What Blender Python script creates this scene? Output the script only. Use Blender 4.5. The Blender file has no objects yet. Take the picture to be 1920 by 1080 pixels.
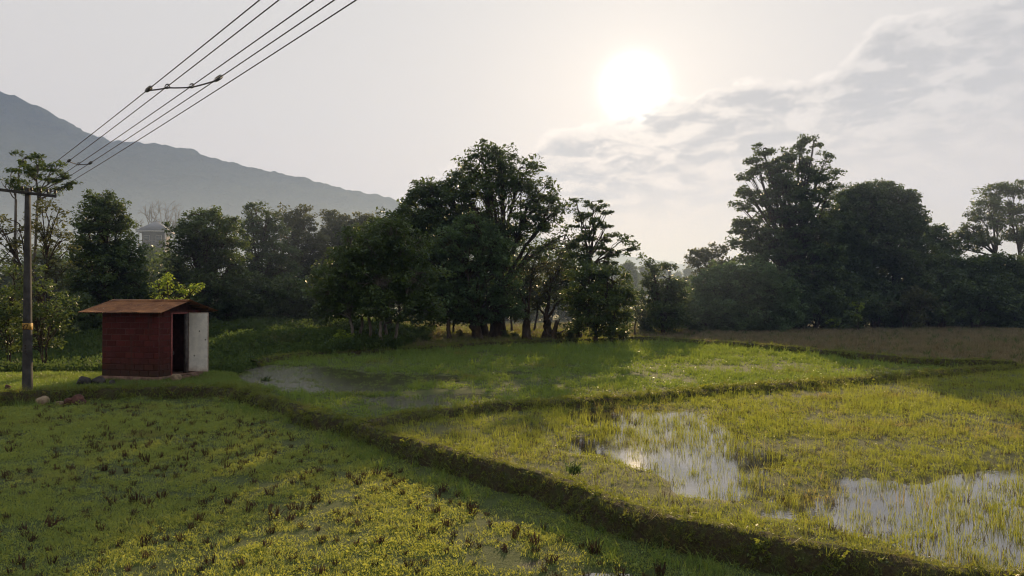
import bpy, bmesh, math, random
import numpy as np
from mathutils import Vector, Matrix

R = math.radians
scene = bpy.context.scene
COL = scene.collection

# ------------------------------------------------------------------ camera
CAM_H = 2.92          # metres above the field path
FPX = 1387.0          # focal length in photograph pixels
HORIZ = 555.0         # row of the horizon in the photograph
cam_data = bpy.data.cameras.new('camera')
cam_data.sensor_width = 36.0
cam_data.lens = 36.0 * FPX / 1920.0
cam_data.clip_start = 0.05
cam_data.clip_end = 9000.0
cam = bpy.data.objects.new('camera', cam_data)
cam.location = (0, 0, CAM_H)
cam.rotation_euler = (R(90) + math.atan((HORIZ - 540.0) / FPX), 0, 0)
COL.objects.link(cam)
scene.camera = cam

# ------------------------------------------------------------------ sky, sun, exposure
SUN_AZ = math.atan((1190 - 960) / FPX)                 # right of the view axis (+Y), towards +X
SUN_EL = math.atan((HORIZ - 165) / math.hypot(FPX, 230))
SUN_DIR = Vector((math.sin(SUN_AZ) * math.cos(SUN_EL), math.cos(SUN_AZ) * math.cos(SUN_EL), math.sin(SUN_EL)))

world = bpy.data.worlds.new('World')
scene.world = world
world.use_nodes = True


class NT:
    """small helper to write node trees"""
    def __init__(self, tree):
        self.t = tree
        tree.nodes.clear()

    def n(self, typ, ins=None, **props):
        nd = self.t.nodes.new(typ)
        for k, v in props.items():
            setattr(nd, k, v)
        if ins:
            for k, v in ins.items():
                sock = nd.inputs[k]
                if isinstance(v, bpy.types.NodeSocket):
                    self.t.links.new(v, sock)
                else:
                    sock.default_value = v
        return nd

    def math(self, op, a, b=None, c=None, clamp=False):
        nd = self.t.nodes.new('ShaderNodeMath')
        nd.operation = op
        nd.use_clamp = clamp
        for i, v in enumerate((a, b, c)):
            if v is None:
                continue
            if isinstance(v, bpy.types.NodeSocket):
                self.t.links.new(v, nd.inputs[i])
            else:
                nd.inputs[i].default_value = v
        return nd.outputs[0]

    def vmath(self, op, a, b=None, out=0):
        nd = self.t.nodes.new('ShaderNodeVectorMath')
        nd.operation = op
        for i, v in enumerate((a, b)):
            if v is None:
                continue
            if isinstance(v, bpy.types.NodeSocket):
                self.t.links.new(v, nd.inputs[i])
            elif op == 'SCALE' and i == 1:
                nd.inputs['Scale'].default_value = v
            else:
                nd.inputs[i].default_value = v
        return nd.outputs[out]

    def vscale(self, a, s):
        nd = self.t.nodes.new('ShaderNodeVectorMath')
        nd.operation = 'SCALE'
        for sock, v in ((nd.inputs[0], a), (nd.inputs['Scale'], s)):
            if isinstance(v, bpy.types.NodeSocket):
                self.t.links.new(v, sock)
            else:
                sock.default_value = v
        return nd.outputs[0]

    def mix(self, f, a, b, blend='MIX'):
        nd = self.t.nodes.new('ShaderNodeMix')
        nd.data_type = 'RGBA'
        nd.blend_type = blend
        nd.clamp_factor = True
        for sock, v in ((nd.inputs[0], f), (nd.inputs[6], a), (nd.inputs[7], b)):
            if isinstance(v, bpy.types.NodeSocket):
                self.t.links.new(v, sock)
            elif isinstance(v, (tuple, list)) and len(v) == 3:
                sock.default_value = (*v, 1)
            else:
                sock.default_value = v
        return nd.outputs[2]

    def ramp(self, f, stops):
        nd = self.t.nodes.new('ShaderNodeValToRGB')
        cr = nd.color_ramp
        while len(cr.elements) < len(stops):
            cr.elements.new(0.5)
        for e, (p, c) in zip(cr.elements, stops):
            e.position = p
            if not isinstance(c, (tuple, list)):
                c = (c, c, c)
            e.color = (*c[:3], 1)
        self.t.links.new(f, nd.inputs[0])
        return nd.outputs[0]

    def smooth(self, v, lo, hi, a=0.0, b=1.0):
        nd = self.t.nodes.new('ShaderNodeMapRange')
        nd.interpolation_type = 'SMOOTHSTEP'
        self.t.links.new(v, nd.inputs[0])
        for i, x in enumerate((lo, hi, a, b)):
            nd.inputs[1 + i].default_value = x
        return nd.outputs[0]

    def noise(self, vec, scale, detail=4.0, rough=0.55, dist=0.0, dim='3D'):
        nd = self.t.nodes.new('ShaderNodeTexNoise')
        nd.noise_dimensions = dim
        if vec is not None:
            self.t.links.new(vec, nd.inputs['Vector'])
        nd.inputs['Scale'].default_value = scale
        nd.inputs['Detail'].default_value = detail
        nd.inputs['Roughness'].default_value = rough
        nd.inputs['Distortion'].default_value = dist
        return nd.outputs[0]

    def link(self, a, b):
        self.t.links.new(a, b)


SKY_STRENGTH = 0.064
w = NT(world.node_tree)
d = w.vmath('NORMALIZE', w.n('ShaderNodeTexCoord').outputs['Generated'])
sky = w.n('ShaderNodeTexSky', sky_type='NISHITA')
sky.sun_disc = False
sky.sun_elevation = SUN_EL
sky.sun_rotation = SUN_AZ
sky.altitude = 100.0
sky.air_density = 1.0
sky.dust_density = 2.5
sky.ozone_density = 1.0
sep = w.n('ShaderNodeSeparateXYZ', {0: d})
dz = sep.outputs[2]
dz0 = w.math('MAXIMUM', dz, 0.0)
cosa = w.vmath('DOT_PRODUCT', d, tuple(SUN_DIR), out=1)
ang = w.math('MULTIPLY', w.math('ARCCOSINE', w.math('MINIMUM', cosa, 0.999999)), 180.0 / math.pi)
# thin high haze veil over the whole dome
veil = w.ramp(dz0, [(0.0, (1.02, 0.80, 0.65)), (0.10, (0.945, 0.785, 0.665)), (0.22, (0.855, 0.775, 0.70)), (0.45, (0.78, 0.755, 0.715)), (1.0, (0.70, 0.71, 0.73))])
away = w.smooth(cosa, -0.9, 0.75, 0.72, 1.0)
veil = w.vscale(veil, w.math('MULTIPLY', away, 10.0 * 0.86))
base = w.vmath('ADD', w.vscale(sky.outputs[0], 0.06), veil)
# cloud bank: a layer whose upper edge is a tilted line in the sky, broken up by noise
def pxdir(px, py):
    v = Vector(((px - 960) / FPX, 1.0, (HORIZ - py) / FPX))
    return v.normalized()
e1, e2 = pxdir(1120, 238), pxdir(1830, 8)
nrm = e1.cross(e2).normalized()          # points to one side of the edge
if nrm.dot(pxdir(1700, 250)) < 0:
    nrm = -nrm
cl = w.math('DIVIDE', 1.0, w.math('ADD', w.math('ABSOLUTE', dz), 0.12))
plane = w.n('ShaderNodeCombineXYZ', {0: w.math('MULTIPLY', sep.outputs[0], cl), 1: w.math('MULTIPLY', sep.outputs[1], cl), 2: 0.0}).outputs[0]
sidev = w.vmath('DOT_PRODUCT', d, tuple(nrm), out=1)
bulge = w.math('MULTIPLY', w.math('SUBTRACT', w.noise(w.vmath('ADD', d, (3.1, 0.4, 7.7)), 5.0, 1.0, 0.5), 0.5), 0.13)
n1 = w.noise(d, 9.0, 6.0, 0.62)
n2 = w.noise(w.vmath('MULTIPLY', d, (1.0, 1.0, 2.6)), 20.0, 7.0, 0.57, 0.35)
n3 = w.noise(d, 60.0, 5.0, 0.62)
edge = w.math('ADD', w.math('ADD', sidev, bulge), w.math('ADD', w.math('MULTIPLY', w.math('SUBTRACT', n1, 0.5), 0.05), w.math('ADD', w.math('MULTIPLY', w.math('SUBTRACT', n2, 0.5), 0.035), w.math('MULTIPLY', w.math('SUBTRACT', n3, 0.5), 0.022))))
inside = w.smooth(edge, 0.000, 0.016)
fade = w.smooth(edge, 0.04, 0.19, 1.0, 0.0)
rim = w.math('MULTIPLY', w.smooth(edge, -0.007, 0.001), w.smooth(edge, 0.001, 0.011, 1.0, 0.0))
holes = w.smooth(n2, 0.53, 0.64)
cloud = w.math('MULTIPLY', w.math('MULTIPLY', inside, fade), w.smooth(n2, 0.60, 0.42, 0.25, 1.0))
cloud = w.math('MULTIPLY', cloud, w.smooth(ang, 4.0, 45.0, 1.0, 0.40))
base = w.mix(w.math('MULTIPLY', cloud, 0.66), base, w.vscale((0.60, 0.585, 0.58), 6.9))
near = w.smooth(ang, 3.0, 36.0, 1.0, 0.12)
streak = w.math('MULTIPLY', w.math('MULTIPLY', holes, inside), w.math('MULTIPLY', fade, near))
lin = w.math('ADD', w.math('MULTIPLY', rim, w.math('MULTIPLY', near, w.smooth(n2, 0.40, 0.58, 0.1, 0.9))), w.math('MULTIPLY', streak, 0.45))
base = w.vmath('ADD', base, w.vscale((2.0, 1.66, 1.36), lin))
# the sun seen through the haze: bright core and its aureole
core = w.math('MULTIPLY', w.math('EXPONENT', w.math('MULTIPLY', w.math('POWER', w.math('DIVIDE', ang, 1.7), 2.4), -1.0)), 32.0)
aur1 = w.math('MULTIPLY', w.math('EXPONENT', w.math('DIVIDE', ang, -1.5)), 4.0)
aur2 = w.math('MULTIPLY', w.math('EXPONENT', w.math('DIVIDE', ang, -10.0)), 1.0)
cover = w.math('SUBTRACT', 1.0, w.math('MULTIPLY', cloud, 0.65))
glow = w.vmath('ADD', w.vscale((1.0, 0.93, 0.78), w.math('MULTIPLY', w.math('ADD', core, aur1), cover)), w.vscale((1.0, 0.84, 0.60), aur2))
tot = w.vmath('ADD', base, glow)
bg = w.n('ShaderNodeBackground', {'Color': tot, 'Strength': SKY_STRENGTH})
w.link(bg.outputs[0], w.n('ShaderNodeOutputWorld').inputs[0])

sun_data = bpy.data.lights.new('sun', 'SUN')
sun_data.energy = 5.0
sun_data.angle = R(0.6)
sun_data.color = (1.0, 0.73, 0.40)
sun = bpy.data.objects.new('sun', sun_data)
sun.rotation_euler = SUN_DIR.to_track_quat('Z', 'Y').to_euler()
sun.location = SUN_DIR * 60
COL.objects.link(sun)

scene.view_settings.view_transform = 'Standard'
scene.view_settings.look = 'None'
scene.view_settings.exposure = 0.75
scene.view_settings.gamma = 1.0
scene.view_settings.use_curve_mapping = False

scene.render.engine = 'CYCLES'
cy = scene.cycles
cy.use_denoising = True
try:
    cy.denoiser = 'OPENIMAGEDENOISE'
    cy.denoising_input_passes = 'RGB_ALBEDO_NORMAL'
except Exception:
    pass
cy.max_bounces = 5
cy.diffuse_bounces = 2
cy.glossy_bounces = 2
cy.transmission_bounces = 4
cy.volume_bounces = 0
cy.transparent_max_bounces = 12
cy.caustics_reflective = False
cy.caustics_refractive = False
cy.sample_clamp_indirect = 4.0
cy.pixel_filter_type = 'BLACKMAN_HARRIS'
cy.filter_width = 1.15
cy.use_adaptive_sampling = True
cy.adaptive_threshold = 0.015

rng = np.random.default_rng(7)


# ------------------------------------------------------------------ helpers
def W(px, py, D):
    """a point seen at photograph pixel (px, py), D metres away along the view axis"""
    return np.array([(px - 960) / FPX * D, D, CAM_H + (HORIZ - py) / FPX * D])


def G(px, py, z=0.0):
    D = (CAM_H - z) * FPX / (py - HORIZ)
    return np.array([(px - 960) / FPX * D, D])


def mesh_np(name, verts, faces, mats=(), smooth=False, attrs=None):
    """verts (N,3); faces: one (M,k) array or a list of them"""
    if not isinstance(faces, (list, tuple)):
        faces = [faces]
    faces = [np.asarray(f, dtype=np.int32) for f in faces if len(f)]
    me = bpy.data.meshes.new(name)
    verts = np.asarray(verts, dtype=np.float32)
    me.vertices.add(len(verts))
    me.vertices.foreach_set('co', verts.ravel())
    nl = sum(f.size for f in faces)
    npoly = sum(len(f) for f in faces)
    me.loops.add(nl)
    me.polygons.add(npoly)
    me.loops.foreach_set('vertex_index', np.concatenate([f.ravel() for f in faces]))
    starts, s = [], 0
    for f in faces:
        k = f.shape[1]
        starts.append(s + np.arange(len(f), dtype=np.int32) * k)
        s += f.size
    me.polygons.foreach_set('loop_start', np.concatenate(starts).astype(np.int32))
    if smooth:
        me.polygons.foreach_set('use_smooth', np.ones(npoly, dtype=bool))
    for m in mats:
        me.materials.append(m)
    if attrs:
        for an, (dom, typ, data) in attrs.items():
            a = me.attributes.new(an, typ, dom)
            data = np.asarray(data, dtype=np.float32)
            a.data.foreach_set('vector' if typ == 'FLOAT_VECTOR' else 'color' if typ == 'FLOAT_COLOR' else 'value', data.ravel())
    me.update(calc_edges=True)
    return me


def link(name, me, parent=None, loc=None, rot=None):
    o = bpy.data.objects.new(name, me)
    COL.objects.link(o)
    if parent is not None:
        o.parent = parent
    if loc is not None:
        o.location = loc
    if rot is not None:
        o.rotation_euler = rot
    return o


def tag(o, label=None, cat=None, group=None, kind=None):
    if label:
        o['label'] = label
    if cat:
        o['category'] = cat
    if group:
        o['group'] = group
    if kind:
        o['kind'] = kind
    return o


def empty(name, loc=(0, 0, 0), rz=0.0):
    o = bpy.data.objects.new(name, None)
    COL.objects.link(o)
    o.location = loc
    o.rotation_euler = (0, 0, rz)
    o.empty_display_size = 0.2
    return o


def copy_tree(o, parent=None):
    c = o.copy()
    COL.objects.link(c)
    c.parent = parent
    for ch in list(o.children):
        copy_tree(ch, c)
    return c


def tubes(P, Rd, sides=5):
    """N tapered tubes at once. P (N,K,3), Rd (N,K) -> verts, quads"""
    P = np.asarray(P, float)
    Rd = np.asarray(Rd, float)
    N, K, _ = P.shape
    T = np.empty_like(P)
    T[:, 1:-1] = P[:, 2:] - P[:, :-2]
    T[:, 0] = P[:, 1] - P[:, 0]
    T[:, -1] = P[:, -1] - P[:, -2]
    T /= np.linalg.norm(T, axis=2, keepdims=True) + 1e-9
    mean = P[:, -1] - P[:, 0]
    mean /= np.linalg.norm(mean, axis=1, keepdims=True) + 1e-9
    ref = np.where(np.abs(mean[:, 2:3]) > 0.8, np.array([[1.0, 0, 0]]), np.array([[0, 0, 1.0]]))[:, None, :]
    U = np.cross(T, ref)
    U /= np.linalg.norm(U, axis=2, keepdims=True) + 1e-9
    V = np.cross(T, U)
    a = np.arange(sides) / sides * 2 * math.pi
    ring = U[:, :, None, :] * np.cos(a)[None, None, :, None] + V[:, :, None, :] * np.sin(a)[None, None, :, None]
    verts = P[:, :, None, :] + ring * Rd[:, :, None, None]
    idx = np.arange(N * K * sides).reshape(N, K, sides)
    nx = np.roll(idx, -1, axis=2)
    q = np.stack([idx[:, :-1], nx[:, :-1], nx[:, 1:], idx[:, 1:]], axis=-1).reshape(-1, 4)
    return verts.reshape(-1, 3), q


def merge(parts):
    vs, fs, off = [], {}, 0
    for v, f in parts:
        vs.append(v)
        fs.setdefault(f.shape[1], []).append(f + off)
        off += len(v)
    return np.concatenate(vs), [np.concatenate(x) for x in fs.values()]


def box_vf(cx, cy_, cz, sx, sy, sz):
    x, y, z = sx / 2, sy / 2, sz / 2
    v = np.array([[-x, -y, -z], [x, -y, -z], [x, y, -z], [-x, y, -z], [-x, -y, z], [x, -y, z], [x, y, z], [-x, y, z]]) + np.array([cx, cy_, cz])
    f = np.array([[0, 3, 2, 1], [4, 5, 6, 7], [0, 1, 5, 4], [1, 2, 6, 5], [2, 3, 7, 6], [3, 0, 4, 7]])
    return v, f


def bevel_box(name, sx, sy, sz, mat, bev=0.01, seg=1, jitter=0.0, seed=0):
    bm = bmesh.new()
    bmesh.ops.create_cube(bm, size=1.0)
    for v in bm.verts:
        v.co.x *= sx
        v.co.y *= sy
        v.co.z *= sz
    if bev:
        bmesh.ops.bevel(bm, geom=list(bm.edges), offset=bev, segments=seg, affect='EDGES')
    if jitter:
        rr = random.Random(seed)
        for v in bm.verts:
            v.co += Vector((rr.uniform(-1, 1), rr.uniform(-1, 1), rr.uniform(-1, 1))) * jitter
    me = bpy.data.meshes.new(name)
    bm.to_mesh(me)
    bm.free()
    me.materials.append(mat)
    return me


def vnoise(x, y, scale, seed=0):
    """smooth value noise, 0..1"""
    x = np.asarray(x, float) / scale + seed * 17.31
    y = np.asarray(y, float) / scale + seed * 9.17
    xi, yi = np.floor(x), np.floor(y)
    fx, fy = x - xi, y - yi
    fx = fx * fx * (3 - 2 * fx)
    fy = fy * fy * (3 - 2 * fy)

    def h(a, b):
        s = np.sin(a * 127.1 + b * 311.7 + seed * 74.7) * 43758.5453
        return s - np.floor(s)
    return (h(xi, yi) * (1 - fx) + h(xi + 1, yi) * fx) * (1 - fy) + (h(xi, yi + 1) * (1 - fx) + h(xi + 1, yi + 1) * fx) * fy


def fnoise(x, y, scale, seed=0, oct_=4):
    s, a, t = 0, 0.5, 0
    for k in range(oct_):
        s = s + a * vnoise(x, y, scale / 2 ** k, seed + k)
        t += a
        a *= 0.5
    return s / t


def inpoly(px, py, poly):
    poly = np.asarray(poly)
    c = np.zeros(np.shape(px), bool)
    j = len(poly) - 1
    for i in range(len(poly)):
        xi, yi = poly[i]
        xj, yj = poly[j]
        cond = ((yi > py) != (yj > py)) & (px < (xj - xi) * (py - yi) / (yj - yi + 1e-12) + xi)
        c ^= cond
        j = i
    return c


def sstep(v, lo, hi):
    t = np.clip((v - lo) / (hi - lo), 0, 1)
    return t * t * (3 - 2 * t)


# ------------------------------------------------------------------ materials
def new_mat(name):
    m = bpy.data.materials.new(name)
    m.use_nodes = True
    return m, NT(m.node_tree)


def out(nt, surf, disp=None):
    o = nt.n('ShaderNodeOutputMaterial')
    nt.link(surf, o.inputs['Surface'])
    return o


def leaf_mat(name, dark, light, trans, tmix=0.4, rough=0.45, spec=0.35, attr='tint'):
    """leaves: diffuse and slightly glossy, with light coming through them; tint 0..1 on each face"""
    m, nt = new_mat(name)
    t = nt.n('ShaderNodeAttribute', attribute_name=attr).outputs['Fac']
    c = nt.mix(t, dark, light)
    tc = nt.mix(t, tuple(v * 0.65 for v in trans), trans)
    p = nt.n('ShaderNodeBsdfPrincipled', {'Base Color': c, 'Roughness': rough, 'Specular IOR Level': spec})
    tr = nt.n('ShaderNodeBsdfTranslucent', {'Color': tc})
    mx = nt.n('ShaderNodeMixShader', {0: tmix, 1: p.outputs[0], 2: tr.outputs[0]})
    out(nt, mx.outputs[0])
    return m


def grass_mat(name, dark, light, dry, trans, drymix=(0.45, 0.7), tmix=0.42, nscale=0.35, rough=0.4, spec=0.4):
    """blades: green to straw by patch (world position) and by clump"""
    m, nt = new_mat(name)
    pos = nt.n('ShaderNodeNewGeometry').outputs['Position']
    rnd = nt.n('ShaderNodeObjectInfo').outputs['Random']
    n = nt.noise(pos, nscale, 4.0, 0.6)
    c = nt.mix(rnd, dark, light)
    f = nt.smooth(nt.math('ADD', n, nt.math('MULTIPLY', nt.math('SUBTRACT', rnd, 0.5), 0.18)), drymix[0], drymix[1])
    c = nt.mix(f, c, dry)
    tc = nt.mix(f, trans, tuple(v * 1.15 for v in dry))
    p = nt.n('ShaderNodeBsdfPrincipled', {'Base Color': c, 'Roughness': rough, 'Specular IOR Level': spec})
    tr = nt.n('ShaderNodeBsdfTranslucent', {'Color': tc})
    mx = nt.n('ShaderNodeMixShader', {0: tmix, 1: p.outputs[0], 2: tr.outputs[0]})
    out(nt, mx.outputs[0])
    return m


def bark_mat(name, a, b, scale=6.0):
    m, nt = new_mat(name)
    pos = nt.n('ShaderNodeNewGeometry').outputs['Position']
    st = nt.vmath('MULTIPLY', pos, (1.0, 1.0, 0.25))
    n = nt.noise(st, scale, 6.0, 0.65, 0.4)
    c = nt.mix(nt.smooth(n, 0.35, 0.65), a, b)
    bump = nt.n('ShaderNodeBump', {'Height': n, 'Strength': 0.7, 'Distance': 0.05})
    p = nt.n('ShaderNodeBsdfPrincipled', {'Base Color': c, 'Roughness': 0.9, 'Specular IOR Level': 0.15, 'Normal': bump.outputs[0]})
    out(nt, p.outputs[0])
    return m


def plain_mat(name, col, rough=0.8, metal=0.0, spec=0.3, nscale=8.0, var=0.35, bump=0.2, dist=0.01):
    m, nt = new_mat(name)
    pos = nt.n('ShaderNodeNewGeometry').outputs['Position']
    n = nt.noise(pos, nscale, 6.0, 0.6)
    c = nt.mix(nt.smooth(n, 0.3, 0.7), tuple(v * (1 - var) for v in col), tuple(min(1, v * (1 + var)) for v in col))
    b = nt.n('ShaderNodeBump', {'Height': n, 'Strength': bump, 'Distance': dist})
    p = nt.n('ShaderNodeBsdfPrincipled', {'Base Color': c, 'Roughness': rough, 'Metallic': metal, 'Specular IOR Level': spec, 'Normal': b.outputs[0]})
    out(nt, p.outputs[0])
    return m


M = {}
M['leaf_dark'] = leaf_mat('leaf_dark', (0.034, 0.062, 0.026), (0.088, 0.132, 0.046), (0.17, 0.23, 0.045), 0.34)
M['leaf_mid'] = leaf_mat('leaf_mid', (0.042, 0.072, 0.026), (0.090, 0.135, 0.046), (0.19, 0.25, 0.05), 0.42)
M['leaf_soft'] = leaf_mat('leaf_soft', (0.060, 0.105, 0.048), (0.115, 0.180, 0.080), (0.18, 0.27, 0.08), 0.42, 0.5)
M['leaf_olive'] = leaf_mat('leaf_olive', (0.045, 0.055, 0.022), (0.085, 0.095, 0.036), (0.17, 0.18, 0.05), 0.4)
M['leaf_bright'] = leaf_mat('leaf_bright', (0.12, 0.19, 0.03), (0.22, 0.31, 0.05), (0.42, 0.52, 0.06), 0.5)
M['bark'] = bark_mat('bark', (0.035, 0.026, 0.019), (0.085, 0.065, 0.048))
M['bark_pale'] = bark_mat('bark_pale', (0.10, 0.085, 0.07), (0.22, 0.19, 0.16))
M['bark_grey'] = bark_mat('bark_grey', (0.10, 0.088, 0.078), (0.22, 0.20, 0.18))

# ------------------------------------------------------------------ layout of the paddy fields (photograph rows turned into ground points)
def GL(lst, z=0.0):
    return [tuple(G(x, y, z)) for x, y in lst]


BUND_A = GL([(480, 738), (560, 760), (630, 779), (700, 800), (800, 829), (950, 868), (1080, 905), (1180, 943), (1250, 965), (1400, 990), (1550, 1019), (1700, 1046), (1850, 1070), (2000, 1094)], 0.05) + [(7.6, 6.3), (11, 4.3), (16, 1.5), (22, -3)]
BUND_B = GL([(-700, 764), (-300, 750), (0, 741), (120, 736), (200, 733), (300, 731), (400, 730), (480, 738)], 0.0)
BUND_C = GL([(690, 796), (760, 781), (840, 771), (940, 760), (1100, 750), (1240, 740), (1400, 727), (1600, 712), (1750, 700), (1920, 687), (2300, 664)], 0.0)
BUND_D = GL([(1180, 637), (1260, 641), (1350, 648), (1500, 660), (1620, 672), (1740, 683), (1905, 688)], 0.0)
BUND_E = GL([(470, 682), (500, 677), (560, 669), (640, 664), (720, 660), (820, 654), (900, 648), (1040, 642), (1180, 637)], 0.0)

POLY_LEFT = BUND_B + BUND_A[1:] + [(22, -9), (-60, -9)]
POLY_RIGHT = [BUND_C[0]] + [p for p in BUND_A if p[1] < BUND_C[0][1]] + [(40, -3), (60, 20)] + BUND_C[::-1]
POLY_MID = BUND_C[:-1] + BUND_D[::-1] + BUND_E[::-1] + GL([(440, 700), (480, 738), (560, 760), (630, 779)])
POLY_FAR = BUND_D + [BUND_C[-1]] + GL([(2300, 611), (1920, 614), (1600, 618), (1300, 624), (1200, 630)])


def pxof(x, y, z):
    y = np.maximum(y, 0.3)
    return 960 + x / y * FPX, HORIZ + (CAM_H - z) / y * FPX


# wet hollows: (px, py, half width, half height) as they lie on the ground
PUD_R = [(1280, 828, 115, 38), (1190, 832, 75, 28), (1215, 855, 50, 22), (1340, 876, 85, 36), (1270, 870, 50, 26), (1110, 830, 50, 18), (1150, 780, 90, 16), (1260, 780, 60, 14), (1430, 855, 40, 14), (1560, 950, 60, 18), (1190, 800, 70, 18), (1370, 915, 55, 18), (1310, 912, 60, 16), (1620, 905, 75, 14), (1720, 935, 150, 26), (1640, 975, 95, 24),
         (1860, 905, 110, 26), (1840, 975, 140, 34), (1760, 1015, 80, 22), (1900, 1035, 120, 30), (1950, 890, 80, 30), (1500, 940, 45, 12), (1020, 800, 40, 8), (1450, 960, 40, 10)]
PUD_M = [(560, 705, 125, 19), (620, 722, 100, 14), (515, 694, 70, 10), (720, 711, 95, 11), (690, 728, 70, 8), (800, 709, 70, 7), (790, 757, 60, 6), (720, 748, 50, 6), (860, 742, 70, 5), (960, 700, 40, 4)]
PUD_L = [(1010, 1052, 26, 9), (1130, 1066, 60, 11), (1180, 1085, 90, 14), (745, 1042, 14, 6), (1370, 1052, 22, 6), (1210, 1020, 12, 7), (1000, 1090, 80, 10)]


def pud(x, y, z, lst, seed):
    px, py = pxof(x, y, z)
    m = np.zeros(np.shape(x))
    for cx, cyy, a, b in lst:
        r = ((px - cx) / a) ** 2 + ((py - cyy) / b) ** 2
        m = np.maximum(m, np.clip(1.35 - r, 0, 1))
    n = 0.6 * fnoise(x, y, 1.3, seed, 3) + 0.4 * fnoise(x, y, 0.55, seed + 5, 2)
    return np.clip(m * (1.15 + 2.2 * (n - 0.5)), 0, 1)


def dist_poly(x, y, line):
    x = np.asarray(x, float)
    dmin = np.full(x.shape, 1e9)
    for (ax, ay), (bx, by) in zip(line[:-1], line[1:]):
        vx, vy = bx - ax, by - ay
        t = np.clip(((x - ax) * vx + (y - ay) * vy) / (vx * vx + vy * vy + 1e-9), 0, 1)
        dmin = np.minimum(dmin, np.hypot(x - ax - t * vx, y - ay - t * vy))
    return dmin


Z_LEFT, Z_RIGHT, Z_MID, Z_FAR = -0.30, -0.11, -0.06, 0.0
WZ_LEFT, WZ_RIGHT, WZ_MID = -0.335, -0.150, -0.098
# inner grid
fx = np.arange(-48, 62.01, 0.36)
fy = np.arange(-9, 112.01, 0.36)


def grow(a, far, sgn):
    o, s, p = [], 0.6, a
    while abs(p) < far:
        s *= 1.35
        p = p + sgn * s
        o.append(p)
    return o


gx = np.array(grow(fx[0], 2500, -1)[::-1] + list(fx) + grow(fx[-1], 2500, 1))
gy = np.array(grow(fy[0], 300, -1)[::-1] + list(fy) + grow(fy[-1], 2500, 1))
GX, GY = np.meshgrid(gx, gy)
ZL, ZR, ZM, ZF = (inpoly(GX, GY, p) for p in (POLY_LEFT, POLY_RIGHT, POLY_MID, POLY_FAR))
hill = sstep(GY + 0.25 * GX * -1.0, 75, 260) * sstep(-GX, 5, 90) * 9.0      # the land climbs towards the mountain on that side
farn = (fnoise(GX, GY, 60, 3) - 0.5) * 1.6 * sstep(GY, 90, 220)
base_z = 0.02 + hill + farn + (fnoise(GX, GY, 5, 11) - 0.5) * 0.16
# stepped banks behind the hut
ditch = sstep(GY, 27.5, 29.5) * (1 - sstep(GY, 36, 39)) * sstep(-GX, 8.5, 11.0)
base_z = base_z - 0.50 * ditch + 0.25 * sstep(GY, 38.5, 40) * sstep(-GX, 6, 10) + 0.35 * sstep(GY, 47, 48.5) * sstep(-GX, 6, 12)
PR = pud(GX, GY, Z_RIGHT, PUD_R, 21)
PM = pud(GX, GY, Z_MID, PUD_M, 22)
PL = pud(GX, GY, Z_LEFT, PUD_L, 23)
ripple = (fnoise(GX, GY, 1.6, 31, 3) - 0.5)
zl = Z_LEFT + ripple * 0.05 - 0.13 * PL
zr = Z_RIGHT + ripple * 0.05 - 0.13 * PR
zm = Z_MID + ripple * 0.05 - 0.13 * PM
zf = Z_FAR + ripple * 0.06
GZ = np.where(ZL, zl, np.where(ZR, zr, np.where(ZM, zm, np.where(ZF, zf, base_z))))
for _ in range(2):
    P_ = np.pad(GZ, 1, mode='edge')
    GZ = (P_[1:-1, 1:-1] * 4 + P_[:-2, 1:-1] + P_[2:, 1:-1] + P_[1:-1, :-2] + P_[1:-1, 2:]) / 8


def gz(x, y):
    """ground height at a point (bilinear)"""
    x = np.asarray(x, float)
    y = np.asarray(y, float)
    i = np.clip(np.searchsorted(gx, x) - 1, 0, len(gx) - 2)
    j = np.clip(np.searchsorted(gy, y) - 1, 0, len(gy) - 2)
    tx = np.clip((x - gx[i]) / (gx[i + 1] - gx[i]), 0, 1)
    ty = np.clip((y - gy[j]) / (gy[j + 1] - gy[j]), 0, 1)
    return (GZ[j, i] * (1 - tx) + GZ[j, i + 1] * tx) * (1 - ty) + (GZ[j + 1, i] * (1 - tx) + GZ[j + 1, i + 1] * tx) * ty


nxg, nyg = len(gx), len(gy)
ids = np.arange(nxg * nyg).reshape(nyg, nxg)
gf = np.stack([ids[:-1, :-1], ids[:-1, 1:], ids[1:, 1:], ids[1:, :-1]], -1).reshape(-1, 4)
# what grows on the soil: red = how muddy, green = how green, blue = dry stubble
mud = np.where(ZL, 0.25 + PL, np.where(ZR, 0.55 + PR, np.where(ZM, 0.45 + PM, 0.1)))
grn = np.where(ZL, 0.75, np.where(ZR, 0.5, np.where(ZM, 0.7, np.where(ZF, 0.4, 0.55))))
dry = np.where(ZF, 0.55, np.where((GY > 53) & ~ZF & (GX > -8), 0.55, 0.1))
colz = np.stack([np.clip(mud, 0, 1), grn, dry, np.ones_like(mud)], -1).reshape(-1, 4)

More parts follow.
